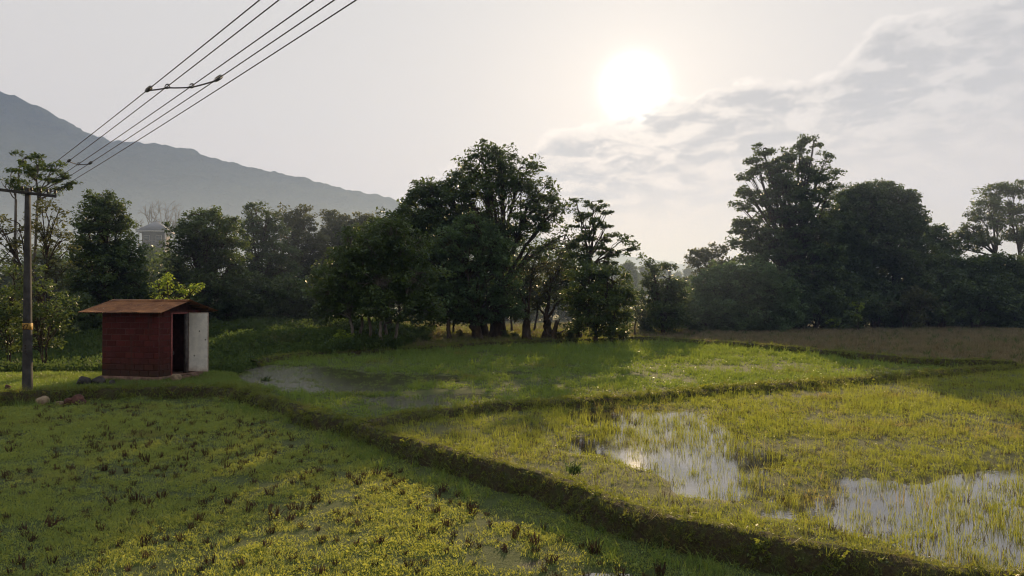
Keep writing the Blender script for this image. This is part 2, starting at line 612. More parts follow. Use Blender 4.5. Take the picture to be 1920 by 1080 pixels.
gm, nt = new_mat('soil_and_turf')
pos = nt.n('ShaderNodeNewGeometry').outputs['Position']
zone = nt.n('ShaderNodeSeparateColor', {0: nt.n('ShaderNodeAttribute', attribute_name='zone').outputs['Color']})
nA = nt.noise(pos, 0.7, 5.0, 0.6)
nB = nt.noise(pos, 9.0, 6.0, 0.65)
nC = nt.noise(pos, 38.0, 4.0, 0.7)
soil = nt.mix(nt.smooth(nB, 0.3, 0.7), (0.030, 0.022, 0.014), (0.075, 0.055, 0.034))
turf = nt.mix(nt.smooth(nC, 0.35, 0.65), (0.030, 0.050, 0.012), (0.075, 0.100, 0.024))
straw = nt.mix(nt.smooth(nC, 0.3, 0.7), (0.10, 0.080, 0.045), (0.20, 0.165, 0.095))
c = nt.mix(nt.smooth(nt.math('ADD', nt.math('MULTIPLY', nB, 0.5), nt.math('MULTIPLY', zone.outputs[1], 0.8)), 0.35, 0.80), soil, turf)
c = nt.mix(nt.math('MULTIPLY', zone.outputs[2], nt.smooth(nA, 0.25, 0.65)), c, straw)
c = nt.mix(nt.smooth(nt.math('ADD', zone.outputs[0], nt.math('MULTIPLY', nt.math('SUBTRACT', nB, 0.5), 0.6)), 0.55, 1.1), c, (0.028, 0.022, 0.016))
wet = nt.smooth(zone.outputs[0], 0.4, 1.0, 0.95, 0.75)
hgt = nt.math('ADD', nt.math('MULTIPLY', nB, 0.6), nt.math('MULTIPLY', nC, 0.4))
bmp = nt.n('ShaderNodeBump', {'Height': hgt, 'Strength': 0.8, 'Distance': 0.06})
p = nt.n('ShaderNodeBsdfPrincipled', {'Base Color': c, 'Roughness': wet, 'Specular IOR Level': 0.25, 'Normal': bmp.outputs[0]})
out(nt, p.outputs[0])
me = mesh_np('ground', np.stack([GX, GY, GZ], -1).reshape(-1, 3), gf, [gm], True, {'zone': ('POINT', 'FLOAT_COLOR', colz)})
tag(link('ground', me), 'paddy field soil and turf running back to the foot of the mountain', 'ground', kind='structure')

# ------------------------------------------------------------------ shallow water standing in the fields
def water_mat(name, rough, bump, sc):
    m_, nt = new_mat(name)
    pos = nt.n('ShaderNodeNewGeometry').outputs['Position']
    nW = nt.noise(pos, sc, 3.0, 0.5)
    nV = nt.noise(pos, sc * 4, 3.0, 0.6)
    bmp = nt.n('ShaderNodeBump', {'Height': nt.math('ADD', nW, nt.math('MULTIPLY', nV, 0.25)), 'Strength': bump, 'Distance': 0.03})
    p = nt.n('ShaderNodeBsdfPrincipled', {'Base Color': (0.030, 0.026, 0.018, 1), 'Roughness': rough, 'IOR': 2.7, 'Specular IOR Level': 0.5, 'Normal': bmp.outputs[0]})
    out(nt, p.outputs[0])
    return m_


wm = water_mat('still_water', 0.025, 0.015, 7.0)
wm_r = water_mat('rippled_water', 0.05, 0.45, 13.0)


def water(poly, z, label, mat=None):
    bm = bmesh.new()
    f = bm.faces.new([bm.verts.new((x, y, z)) for x, y in poly])
    if f.normal.z < 0:
        f.normal_flip()
    bm.normal_update()
    if f.normal.z < 0:
        bmesh.ops.reverse_faces(bm, faces=[f])
    bmesh.ops.triangulate(bm, faces=list(bm.faces))
    m_ = bpy.data.meshes.new('water')
    bm.to_mesh(m_)
    bm.free()
    m_.materials.append(mat or wm)
    tag(link('water', m_), label, 'water', kind='structure')


water(POLY_LEFT, WZ_LEFT, 'small puddles of shallow water in the near stubble field')
water(POLY_RIGHT, WZ_RIGHT, 'bright sheets of shallow water among grass in the flooded field')
water(POLY_MID, WZ_MID, 'shallow water glinting in the middle field beside the hut', wm_r)

# ------------------------------------------------------------------ earth bunds between the fields
bundm, nt = new_mat('bund_earth')
pos = nt.n('ShaderNodeNewGeometry').outputs['Position']
nB = nt.noise(pos, 6.0, 6.0, 0.65)
nC = nt.noise(pos, 30.0, 4.0, 0.7)
c = nt.mix(nt.smooth(nB, 0.42, 0.66), (0.036, 0.026, 0.017), (0.040, 0.052, 0.016))
c = nt.mix(nt.smooth(nC, 0.4, 0.7, 0.0, 0.6), c, (0.09, 0.085, 0.035))
bmp = nt.n('ShaderNodeBump', {'Height': nt.math('ADD', nB, nt.math('MULTIPLY', nC, 0.4)), 'Strength': 0.9, 'Distance': 0.08})
p = nt.n('ShaderNodeBsdfPrincipled', {'Base Color': c, 'Roughness': 0.95, 'Specular IOR Level': 0.15, 'Normal': bmp.outputs[0]})
out(nt, p.outputs[0])


def resample(line, step):
    line = np.asarray(line, float)
    # Catmull-Rom through the points, then even spacing
    pts = []
    L = np.vstack([2 * line[0] - line[1], line, 2 * line[-1] - line[-2]])
    for i in range(1, len(L) - 2):
        for t in np.linspace(0, 1, 14, endpoint=False):
            a, b, c_, d_ = L[i - 1], L[i], L[i + 1], L[i + 2]
            pts.append(0.5 * ((2 * b) + (-a + c_) * t + (2 * a - 5 * b + 4 * c_ - d_) * t * t + (-a + 3 * b - 3 * c_ + d_) * t ** 3))
    pts.append(line[-1])
    pts = np.array(pts)
    s = np.concatenate([[0], np.cumsum(np.linalg.norm(np.diff(pts, axis=0), axis=1))])
    q = np.arange(0, s[-1], step)
    return np.stack([np.interp(q, s, pts[:, 0]), np.interp(q, s, pts[:, 1])], -1)


BUND_SURF = {}


def bund(key, line, prof, label, step=0.22, seed=0, wob=0.07):
    """prof: list of (offset to the left of travel, height); swept along the line and roughened"""
    c_ = resample(line, step)
    t = np.gradient(c_, axis=0)
    t /= np.linalg.norm(t, axis=1, keepdims=True) + 1e-9
    nl = np.stack([-t[:, 1], t[:, 0]], -1)
    n = len(c_)
    s = np.arange(n) * step
    wander = (fnoise(s, s * 0 + seed * 3.3, 1.7, seed, 3) - 0.5) * 0.20 + (fnoise(s, s * 0 + seed * 5.1, 0.6, seed + 9, 2) - 0.5) * 0.16
    hv = 1 + (fnoise(s, s * 0 + 1.7, 1.3, seed + 4, 3) - 0.5) * 0.5
    rows = []
    for k, (o_, h_) in enumerate(prof):
        xy = c_ + nl * (o_ + wander)[:, None] if np.ndim(o_) else c_ + nl * (o_ + wander[:, None])
        jx = (fnoise(xy[:, 0], xy[:, 1], 0.45, seed + k, 3) - 0.5) * wob * 1.6
        z = h_ * (hv if h_ > -0.1 else 1) + (fnoise(xy[:, 0], xy[:, 1], 0.5, seed + 50 + k, 3) - 0.5) * wob
        if k in (0, len(prof) - 1):
            z = z - 0.03
        rows.append(np.column_stack([xy + nl * jx[:, None], z]))
    V = np.stack(rows, 1)
    K = len(prof)
    I = np.arange(n * K).reshape(n, K)
    f = np.stack([I[:-1, :-1], I[1:, :-1], I[1:, 1:], I[:-1, 1:]], -1).reshape(-1, 4)[:, ::-1]
    me_ = mesh_np('earth_bund', V.reshape(-1, 3), f, [bundm], True)
    tag(link('earth_bund', me_), label, 'bund', kind='structure')
    BUND_SURF[key] = V


# travel of A is away from the hut towards the camera: left of travel is the flooded field
bund('A', BUND_A, [(-0.42, -0.40), (-0.36, -0.26), (-0.31, -0.12), (-0.26, 0.00), (-0.17, 0.07), (-0.04, 0.075), (0.08, 0.05), (0.20, -0.02), (0.32, -0.08), (0.50, -0.18)],
     'long grassy earth bund curving from the hut to the bottom corner', seed=1, wob=0.09)
bund('B', BUND_B, [(-0.36, -0.42), (-0.28, -0.26), (-0.20, -0.10), (-0.10, 0.03), (0.06, 0.08), (0.28, 0.06), (0.60, 0.0), (0.9, -0.07)],
     'low earth bank edging the terrace in front of the hut', seed=2, wob=0.06)
bund('C', BUND_C, [(-0.55, -0.20), (-0.38, -0.08), (-0.25, 0.02), (-0.08, 0.07), (0.1, 0.07), (0.26, 0.03), (0.42, -0.05), (0.56, -0.14)],
     'thin grassy bund dividing the flooded field from the middle field', seed=3, wob=0.06)
bund('D', BUND_D, [(-0.5, -0.16), (-0.35, -0.05), (-0.26, 0.12), (-0.10, 0.24), (0.10, 0.24), (0.3, 0.10), (0.5, -0.06)],
     'straight bund in front of the brown stubble field', seed=4, wob=0.06)
bund('E', BUND_E, [(-0.55, -0.16), (-0.36, -0.04), (-0.25, 0.12), (-0.08, 0.18), (0.15, 0.16), (0.4, 0.08), (0.8, -0.06)],
     'earth bank at the foot of the trees along the middle field', seed=5, wob=0.07)

# ------------------------------------------------------------------ the mountain
ridge_px = np.array([(-900, 200), (-500, 165), (-200, 140), (0, 165), (60, 190), (100, 213), (170, 246), (205, 262), (260, 261), (310, 264), (400, 290), (480, 312), (560, 329), (640, 348), (700, 362), (760, 377), (850, 400), (950, 425), (1100, 462), (1300, 505), (1500, 530), (1800, 548)])
MD = 1250.0
rx = (ridge_px[:, 0] - 960) / FPX * MD
rz = CAM_H + (HORIZ - ridge_px[:, 1]) / FPX * MD
mx = np.linspace(rx[0], rx[-1], 620)
mv = np.linspace(0, 1, 70)
MX, MV = np.meshgrid(mx, mv)
H = np.interp(MX, rx, rz)
MYc = MD + (MV - 0.62) * 1500
prof = np.where(MV < 0.62, sstep(MV, -0.35, 0.62) * 1.0 - 0.0, 1 - sstep(MV, 0.62, 1.05))
prof = np.where(MV < 0.62, (MV / 0.62) ** 1.25, prof)
spur = (fnoise(MX, MYc, 260, 41, 4) - 0.5) * 0.42 * np.sin(np.clip(MV / 0.62, 0, 1) * math.pi)
MZ = H * np.clip(prof + spur * 0.9, 0, 1.2) - 4
MZ += (fnoise(MX, MYc, 26, 43, 3) - 0.5) * 11 * np.clip(prof * 2, 0, 1) + (fnoise(MX * 1.0, MYc, 15, 47, 2) - 0.5) * 15 * np.clip(prof * 2, 0, 1)
mm, nt = new_mat('forested_slope')
pos = nt.n('ShaderNodeNewGeometry').outputs['Position']
n1_ = nt.noise(pos, 0.012, 6.0, 0.6)
n2_ = nt.noise(pos, 0.12, 4.0, 0.6)
c = nt.mix(nt.smooth(n1_, 0.35, 0.65), (0.014, 0.022, 0.013), (0.036, 0.046, 0.024))
c = nt.mix(nt.smooth(n2_, 0.45, 0.7, 0.0, 0.6), c, (0.055, 0.055, 0.036))
bmp = nt.n('ShaderNodeBump', {'Height': n2_, 'Strength': 1.0, 'Distance': 6.0})
p = nt.n('ShaderNodeBsdfPrincipled', {'Base Color': c, 'Roughness': 1.0, 'Specular IOR Level': 0.0, 'Normal': bmp.outputs[0]})
out(nt, p.outputs[0])
I = np.arange(MX.size).reshape(MX.shape)
mf = np.stack([I[:-1, :-1], I[:-1, 1:], I[1:, 1:], I[1:, :-1]], -1).reshape(-1, 4)
tag(link('mountain', mesh_np('mountain', np.stack([MX, MYc, MZ], -1).reshape(-1, 3), mf, [mm], True)), 'long blue forested mountain ridge sloping down behind the trees', 'mountain', kind='structure')

# ------------------------------------------------------------------ the air: thin haze everywhere and a low morning mist beyond the trees
def air(name, lo, hi, density, color, aniso, label):
    lo, hi = np.array(lo, float), np.array(hi, float)
    v, f = box_vf(*((lo + hi) / 2), *(hi - lo))
    m_, t_ = new_mat(name)
    pv = t_.n('ShaderNodeVolumePrincipled', {'Color': (*color, 1), 'Density': density, 'Anisotropy': aniso})
    t_.link(pv.outputs[0], t_.n('ShaderNodeOutputMaterial').inputs['Volume'])
    tag(link(name, mesh_np(name, v, f, [m_])), label, 'haze', kind='stuff')


air('haze', (-2700, -420, -8), (2700, 2900, 400), 0.00020, (0.25, 0.43, 1.0), 0.15, 'thin pale haze filling the air over the whole valley')
air('mist', (-1500, 42, -6), (1500, 900, 36), 0.0017, (0.60, 0.75, 1.0), 0.35, 'low pale morning mist lying beyond the trees')

# ------------------------------------------------------------------ trees
def leaf_faces(cen, size, seed, up=0.5, droop=0.0, aspect=0.5):
    """one rhombic leaf per centre -> verts, quads"""
    r_ = np.random.default_rng(seed)
    n = len(cen)
    nrm_ = r_.normal(size=(n, 3))
    nrm_ /= np.linalg.norm(nrm_, axis=1, keepdims=True)
    nrm_[:, 2] = np.abs(nrm_[:, 2]) + up
    nrm_ /= np.linalg.norm(nrm_, axis=1, keepdims=True)
    t = r_.normal(size=(n, 3))
    t[:, 2] -= droop
    t -= nrm_ * np.sum(t * nrm_, 1, keepdims=True)
    t /= np.linalg.norm(t, axis=1, keepdims=True) + 1e-9
    b = np.cross(nrm_, t)
    L = (size * r_.choice([0.6, 0.85, 1.1, 1.55], n, p=[.3, .3, .25, .15]) * r_.uniform(0.8, 1.2, n))[:, None]
    Wd = L * aspect
    v = np.stack([cen - t * L * 0.5, cen + b * Wd * 0.5 + nrm_ * Wd * 0.12, cen + t * L * 0.5, cen - b * Wd * 0.5 + nrm_ * Wd * 0.12], 1)
    return v.reshape(-1, 3), np.arange(n * 4).reshape(n, 4)


def crown_points(blobs, dens, clump_r, leaves, seed, flat=0.65, shell=2.0):
    """blobs: (centre, radii). returns clump centres, owner blob, leaf centres, leaf clump tint"""
    r_ = np.random.default_rng(seed)
    cc, own, lc, lt = [], [], [], []
    for bi, (c_, rad) in enumerate(blobs):
        vol = 4.19 * rad[0] * rad[1] * rad[2]
        n = max(4, int(dens * 11.0 * vol ** (2 / 3)))
        dv = r_.normal(size=(n, 3))
        dv /= np.linalg.norm(dv, axis=1, keepdims=True)
        rr = r_.uniform(0, 1, n) ** (1 / (1.0 + shell))
        far_ = np.where(r_.uniform(0, 1, n) < 0.14, r_.uniform(1.1, 1.45, n), r_.uniform(0.78, 1.1, n))
        p_ = c_ + dv * (rr * far_)[:, None] * rad
        cc.append(p_)
        own.append(np.full(n, bi))
        k = r_.poisson(leaves, n) + 6
        idx = np.repeat(np.arange(n), k)
        q = r_.normal(size=(len(idx), 3))
        q /= np.linalg.norm(q, axis=1, keepdims=True)
        q *= (r_.uniform(0, 1, len(idx)) ** 0.45)[:, None]
        cr = clump_r * r_.uniform(0.6, 1.35, n)[idx][:, None]
        q = q * cr * np.array([1, 1, flat])
        # leaf sprays spread outwards from the crown
        q += dv[idx] * cr * 0.25
        lc.append(p_[idx] + q)
        tint = np.clip(r_.normal(0.45, 0.30, n)[idx] + r_.normal(0, 0.16, len(idx)), 0, 1)
        lt.append(tint)
    return np.concatenate(cc), np.concatenate(own), np.concatenate(lc), np.concatenate(lt)


def bez(p0, p1, p2, k):
    t = np.linspace(0, 1, k)[:, None]
    return (1 - t) ** 2 * p0 + 2 * t * (1 - t) * p1 + t * t * p2


NTREE = [0]
TRI = [0]


def tree(name, label, D, bases, blobs, leaf='leaf_dark', bark='bark', dens=1.0, clump=0.42, leaves=60, size=0.17, trunk_r=0.22, fork=0.42, up=0.4, droop=0.2,
         cat='tree', group=None, twigs=True, shell=1.6, flat=0.65, depth=0.85, lean=0.0, seed=None, aspect=0.5, crown_name='crown', trunk_name='trunk', basey=None):
    """bases: pixel columns of the stems at distance D; blobs: (px, py, half width, half height[, extra distance]) of the leaf masses"""
    NTREE[0] += 1
    sd = seed if seed is not None else 100 + NTREE[0]
    r_ = np.random.default_rng(sd)
    bl = []
    for b in blobs:
        dd = (b[4] if len(b) > 4 else 0.0) + r_.uniform(-0.25, 0.25) * b[2] / FPX * D
        c_ = W(b[0], b[1], D + dd)
        rad = np.array([b[2] / FPX * D, max(b[2] * depth, b[3] * 0.8) / FPX * D, b[3] / FPX * D])
        bl.append((c_, rad))
    base_pts = []
    for bx_ in bases:
        bx_, off = bx_ if isinstance(bx_, tuple) else (bx_, 0.0)
        x, y = (bx_ - 960) / FPX * (D + off), D + off
        base_pts.append(np.array([x, y, float(gz(x, y)) - 0.12]))
    root = base_pts[0].copy()
    cc, own, lc, lt = crown_points(bl, dens, clump * 1.12, leaves, sd, flat, shell)
    # stems
    parts = []
    lowest = min(c_[2] - rad[2] * 0.3 for c_, rad in bl)
    stem_tops = []
    for bp in base_pts:
        mine = [i for i, (c_, _) in enumerate(bl) if np.argmin([np.hypot(*(c_ - q)[:2]) for q in base_pts]) == [id(q) for q in base_pts].index(id(bp))]
        tgt = np.mean([bl[i][0] for i in mine], 0) if mine else np.mean([c_ for c_, _ in bl], 0)
        topz = bp[2] + max(0.45, min(0.95, fork * 2) * (lowest - bp[2]))
        top = bp + (tgt - bp) * min(0.6, (topz - bp[2]) / max(0.5, tgt[2] - bp[2])) * np.array([0.8, 0.8, 1])
        top[2] = topz
        P_ = bez(bp, bp * [0.6, 0.6, 0.4] + top * [0.4, 0.4, 0.6] + np.append(r_.normal(0, 0.12, 2), 0), top, 7)
        P_ += np.column_stack([r_.normal(0, trunk_r * 0.22, (7, 2)), np.zeros(7)]) * np.linspace(0, 1, 7)[:, None]
        rr = trunk_r * np.array([1.55, 1.15, 1.0, 0.94, 0.9, 0.85, 0.8]) / math.sqrt(len(base_pts)) ** 0.9
        parts.append(tubes(P_[None], rr[None], 9))
        stem_tops.append((bp, P_[-1], rr[-1]))
    # limbs
    limb_pts = []
    for c_, rad in bl:
        k = int(np.argmin([np.hypot(*(c_ - q[1])[:2]) + 0.3 * abs(c_[2] - q[1][2]) for q in stem_tops]))
        bp, tp, tr_ = stem_tops[k]
        mid = tp * 0.5 + c_ * 0.5
        mid[2] += 0.25 * abs(c_[2] - tp[2]) * (1 if c_[2] > tp[2] else -0.2)
        mid[:2] += r_.normal(0, 0.25, 2)
        end = c_ + np.array([0, 0, rad[2] * 0.35])
        P_ = bez(tp, mid, end, 8)
        P_[1:-1] += r_.normal(0, 0.05, (6, 3))
        rr = np.linspace(tr_ * 0.5, max(0.02, tr_ * 0.09), 8)
        parts.append(tubes(P_[None], rr[None], 6))
        limb_pts.append(P_)
    if twigs:
        LP = np.stack(limb_pts)                      # (blobs, 8, 3)
        n = len(cc)
        j = r_.integers(3, 8, n)
        p0 = LP[own, j]
        p2 = cc
        mid = (p0 + p2) / 2 + np.column_stack([r_.normal(0, 0.12, (n, 2)), r_.normal(0.12, 0.12, n)])
        T_ = np.stack([p0, p0 * 0.3 + mid * 0.7 * 1.0, mid * 0.45 + p2 * 0.55, p2], 1)
        T_[:, 1] = p0 * 0.55 + mid * 0.45
        Rr = np.tile(np.array([0.035, 0.026, 0.018, 0.009]) * (0.7 + trunk_r), (n, 1)) * r_.uniform(0.7, 1.4, (n, 1))
        parts.append(tubes(T_, Rr, 3))
    v, f = merge(parts)
    lv, lf = leaf_faces(lc, size * 1.1, sd + 5, up, droop, aspect)
    o = empty(name, root)
    tag(o, label, cat, group)
    link(trunk_name, mesh_np(trunk_name, v - root, f, [M[bark]], True), o)
    link(crown_name, mesh_np(crown_name, lv - root, lf, [M[leaf]], False, {'tint': ('FACE', 'FLOAT', lt)}), o)
    TRI[0] += len(lf) * 2 + sum(len(q) for q in f) * 2
    return o


# --- the clump in the middle of the picture
tree('broadleaf_tree', 'tallest open-crowned tree in the central clump, on a thick forked trunk', 49, [(932, 0)],
     [(900, 295, 34, 24), (935, 300, 40, 24), (975, 325, 42, 30), (900, 335, 42, 30), (945, 355, 60, 38), (1008, 365, 38, 34), (868, 365, 30, 36), (985, 415, 50, 34), (900, 415, 50, 45), (1040, 410, 30, 40), (1060, 450, 26, 30), (940, 440, 40, 30), (1000, 470, 30, 20)],
     dens=0.62, clump=0.46, leaves=58, size=0.19, trunk_r=0.48, fork=0.34, leaf='leaf_dark')
tree('broadleaf_tree', 'dark tree forming the shoulder of the central clump, a wispy branch poking out', 50.5, [908],
     [(800, 352, 32, 17), (835, 345, 26, 18), (845, 375, 45, 32), (792, 388, 38, 26), (768, 381, 12, 5), (830, 430, 60, 42), (890, 430, 50, 45), (770, 420, 30, 25), (868, 335, 24, 20), (780, 370, 22, 14)],
     dens=0.85, clump=0.45, leaves=60, size=0.2, trunk_r=0.3)
tree('broadleaf_tree', 'soft mid-green bushy tree in front of the tall central tree', 47, [(898, 0)],
     [(890, 430, 42, 30), (850, 455, 45, 35), (930, 470, 40, 40), (815, 495, 50, 36), (880, 505, 60, 42), (945, 530, 40, 36), (800, 545, 50, 32), (860, 560, 60, 34), (925, 575, 50, 26), (780, 500, 28, 24), (850, 592, 36, 14), (908, 594, 34, 12), (955, 582, 24, 16), (800, 590, 40, 24)],
     dens=1.0, clump=0.42, leaves=64, size=0.15, trunk_r=0.36, leaf='leaf_soft', fork=0.40)
tree('broadleaf_tree', 'dense blue-green tree on several pale slender stems at the water edge', 39.5, [663, (690, 0.4), (716, -0.2), (738, 0.3), (672, 1.2), (727, 1.4)],
     [(652, 452, 16, 22), (665, 480, 36, 26), (640, 520, 46, 34), (618, 556, 34, 32), (700, 470, 40, 34), (735, 432, 36, 26), (760, 465, 46, 36), (705, 530, 62, 42), (775, 525, 50, 42), (655, 570, 50, 22), (730, 576, 66, 22), (795, 578, 40, 28), (612, 584, 20, 14)],
     dens=1.25, clump=0.40, leaves=66, size=0.15, trunk_r=0.2, bark='bark_grey', fork=0.44, leaf='leaf_dark')
tree('broadleaf_tree', 'small dark tree with one thin straight stem between the slender stems and the forked trunk', 46, [842],
     [(838, 578, 26, 22), (820, 560, 30, 24), (862, 572, 22, 18)], dens=0.9, clump=0.34, leaves=45, size=0.15, trunk_r=0.14)
tree('gnarled_tree', 'gnarled tree with twisted dark trunks and a thin see-through crown', 47.5, [(990, 0), (1022, 0.8)],
     [(975, 540, 30, 26), (1000, 500, 36, 22), (1020, 545, 30, 28), (1045, 515, 30, 26), (1008, 575, 22, 16), (1060, 560, 22, 22), (968, 585, 18, 14)],
     dens=0.62, clump=0.38, leaves=42, size=0.15, trunk_r=0.40, leaf='leaf_olive', fork=0.40)
tree('layered_tree', 'airy tree with flat layered branches at the sunward end of the clump', 49.5, [1085],
     [(1078, 378, 16, 9), (1108, 384, 26, 9), (1088, 402, 24, 10), (1135, 395, 16, 7), (1105, 420, 34, 10), (1142, 424, 20, 6), (1090, 446, 28, 12), (1135, 448, 34, 8), (1172, 452, 18, 6), (1110, 470, 40, 11), (1155, 474, 28, 8), (1185, 466, 10, 4), (1085, 490, 30, 18), (1130, 492, 28, 10)],
     dens=0.85, clump=0.30, leaves=36, size=0.20, trunk_r=0.17, fork=0.62, flat=0.45, shell=1.0)
tree('broadleaf_tree', 'rounded full bush-like tree below the airy layered branches', 46.5, [(1118, 0), (1140, 0.6)],
     [(1100, 520, 42, 28), (1145, 525, 34, 28), (1085, 560, 36, 34), (1130, 565, 52, 36), (1168, 565, 26, 30), (1105, 605, 46, 26), (1150, 605, 38, 26)],
     dens=1.15, clump=0.40, leaves=62, size=0.16, trunk_r=0.2, leaf='leaf_mid', fork=0.25)
tree('sapling', 'thin bare-stemmed sapling leaning in the sunlit gap between the clumps', 52, [1192], [(1205, 585, 14, 10), (1196, 570, 10, 8), (1180, 590, 9, 8)],
     dens=0.5, clump=0.25, leaves=26, size=0.14, trunk_r=0.06, leaf='leaf_olive', cat='sapling')

# second row of the clump, closing it to one mass
tree('broadleaf_tree', 'dark leafy tree closing the clump behind the soft green bushy one', 57, [815, (850, 0.8)],
     [(770, 455, 34, 30), (800, 440, 40, 34), (845, 465, 50, 40), (790, 500, 50, 40), (850, 525, 56, 40), (760, 520, 40, 36), (800, 560, 56, 32), (870, 570, 50, 26)],
     dens=1.1, clump=0.5, leaves=62, size=0.2, trunk_r=0.11)
tree('broadleaf_tree', 'dark leafy tree closing the clump behind the forked trunk', 58, [960, (1000, 0.5)],
     [(930, 470, 44, 34), (985, 500, 40, 30), (940, 520, 50, 34), (1000, 545, 40, 26), (955, 560, 50, 26), (1050, 490, 34, 34), (1060, 535, 34, 34)],
     dens=0.95, clump=0.5, leaves=60, size=0.2, trunk_r=0.11)
tree('broadleaf_tree', 'dark tree behind the slender stems, between the wood and the clump', 49, [735],
     [(745, 412, 32, 22), (715, 428, 28, 20), (775, 408, 28, 22), (700, 440, 34, 24), (730, 460, 40, 30), (605, 520, 24, 24), (690, 480, 44, 34), (745, 500, 44, 36), (700, 530, 50, 36), (640, 500, 34, 30), (640, 550, 44, 34)],
     dens=1.1, clump=0.45, leaves=60, size=0.18, trunk_r=0.24)

# --- the hedge and trees beyond the brown field
tree('broadleaf_tree', 'upright leafy tree with spiky tops standing in the gap under the sun', 55, [1243],
     [(1213, 494, 10, 14), (1222, 515, 18, 18), (1258, 500, 12, 12), (1250, 530, 30, 24), (1222, 555, 26, 26), (1268, 560, 30, 28), (1240, 590, 46, 26)],
     dens=1.1, clump=0.4, leaves=56, size=0.18, trunk_r=0.17, leaf='leaf_dark', fork=0.3)
tree('broadleaf_tree', 'low spreading tree with a feathery top between the gap and the tall dark tree', 68, [1335],
     [(1318, 474, 30, 9), (1345, 468, 20, 9), (1300, 488, 18, 8), (1335, 495, 36, 16), (1350, 525, 44, 26), (1310, 540, 34, 30)],
     dens=0.75, clump=0.45, leaves=50, size=0.22, trunk_r=0.2, leaf='leaf_olive')
tree('broadleaf_tree', 'soft green bush-like tree in front of the tall dark tree', 60, [(1390, 0), (1345, 0.5), (1430, 0.4)],
     [(1370, 510, 42, 22), (1420, 515, 40, 22), (1330, 535, 40, 26), (1395, 545, 58, 34), (1450, 550, 40, 34), (1340, 580, 52, 26), (1420, 590, 60, 24), (1290, 575, 36, 30), (1480, 580, 34, 28), (1310, 606, 40, 14), (1370, 608, 44, 12), (1440, 608, 44, 12)],
     dens=1.15, clump=0.46, leaves=62, size=0.19, trunk_r=0.18, leaf='leaf_soft', fork=0.3)
tree('layered_tree', 'tall dark tree with ragged layered branches rising above the hedge', 66, [1492],
     [(1432, 283, 16, 14), (1418, 305, 16, 10), (1505, 270, 18, 10), (1528, 264, 10, 8), (1480, 292, 22, 14), (1450, 315, 34, 13), (1405, 330, 18, 9), (1515, 310, 24, 14), (1550, 295, 10, 7), (1470, 340, 46, 14), (1540, 330, 28, 11), (1572, 325, 12, 6), (1400, 360, 24, 10), (1440, 372, 36, 14), (1510, 365, 46, 15), (1560, 352, 18, 8), (1390, 388, 14, 7), (1480, 400, 66, 18), (1400, 420, 28, 12), (1380, 432, 14, 7), (1440, 435, 44, 16), (1520, 430, 56, 22), (1395, 458, 30, 14), (1470, 465, 64, 24), (1540, 480, 50, 30), (1420, 490, 40, 20), (1500, 520, 60, 34), (1450, 525, 50, 28), (1560, 535, 40, 38)],
     dens=0.95, clump=0.46, leaves=46, size=0.25, trunk_r=0.42, fork=0.55, flat=0.5, shell=1.0)
tree('broadleaf_tree', 'broad round-headed dark tree beside the tall layered one', 70, [(1640, 0), (1665, 0.8)],
     [(1600, 372, 34, 20), (1640, 362, 36, 16), (1680, 368, 28, 18), (1708, 390, 20, 20), (1620, 405, 56, 32), (1680, 415, 44, 36), (1590, 450, 46, 38), (1650, 465, 60, 40), (1712, 440, 20, 26), (1690, 500, 40, 32), (1600, 515, 50, 36), (1702, 376, 15, 12), (1662, 353, 18, 9), (1612, 356, 16, 9), (1726, 418, 12, 12), (1578, 372, 12, 10)],
     dens=1.2, clump=0.55, leaves=62, size=0.24, trunk_r=0.42, leaf='leaf_dark', fork=0.4)
tree('broadleaf_tree', 'small round-topped tree tucked against the broad round-headed dark tree', 72, [1748],
     [(1738, 432, 28, 16), (1760, 448, 22, 16), (1745, 470, 30, 20), (1715, 470, 24, 22), (1780, 470, 16, 12)],
     dens=1.0, clump=0.5, leaves=52, size=0.24, trunk_r=0.22)
tree('broadleaf_tree', 'airy tree with a visible forked trunk at the edge of the picture above the hedge', 72, [(1885, 0), (1900, 0.4)],
     [(1872, 358, 28, 11), (1905, 352, 30, 10), (1945, 362, 30, 14), (1850, 382, 26, 11), (1890, 390, 34, 14), (1935, 400, 34, 20), (1835, 405, 22, 9), (1870, 415, 30, 14), (1822, 432, 26, 12), (1800, 446, 20, 10), (1840, 452, 34, 14), (1900, 435, 30, 14), (1795, 468, 24, 10), (1950, 445, 34, 20)],
     dens=0.72, clump=0.48, leaves=50, size=0.23, trunk_r=0.34, fork=0.58, leaf='leaf_dark')

tree('broadleaf_tree', 'dark tree joining the tall layered tree to the broad round-headed one', 69, [1560],
     [(1560, 400, 26, 22), (1580, 430, 36, 30), (1550, 470, 40, 34), (1590, 500, 44, 34), (1540, 530, 50, 34), (1600, 550, 50, 30)],
     dens=1.15, clump=0.52, leaves=62, size=0.22, trunk_r=0.28)
tree('broadleaf_tree', 'dark bushy tree in the hedge below the small round-topped tree', 69, [1730, (1770, 0.5)],
     [(1720, 500, 44, 26), (1770, 498, 40, 22), (1740, 540, 60, 34), (1800, 530, 40, 30), (1700, 560, 46, 32), (1780, 575, 60, 30)],
     dens=1.15, clump=0.5, leaves=60, size=0.21, trunk_r=0.2, leaf='leaf_mid', fork=0.3)
tree('broadleaf_tree', 'green bushy tree in the hedge below the airy forked tree', 68, [1850, (1890, 0.5), (1930, 0.3)],
     [(1840, 500, 36, 20), (1885, 496, 40, 20), (1930, 505, 40, 24), (1860, 540, 60, 34), (1920, 550, 56, 34), (1830, 575, 50, 30), (1890, 585, 60, 26), (1970, 530, 50, 40)],
     dens=1.15, clump=0.5, leaves=60, size=0.21, trunk_r=0.2, leaf='leaf_mid', fork=0.3)

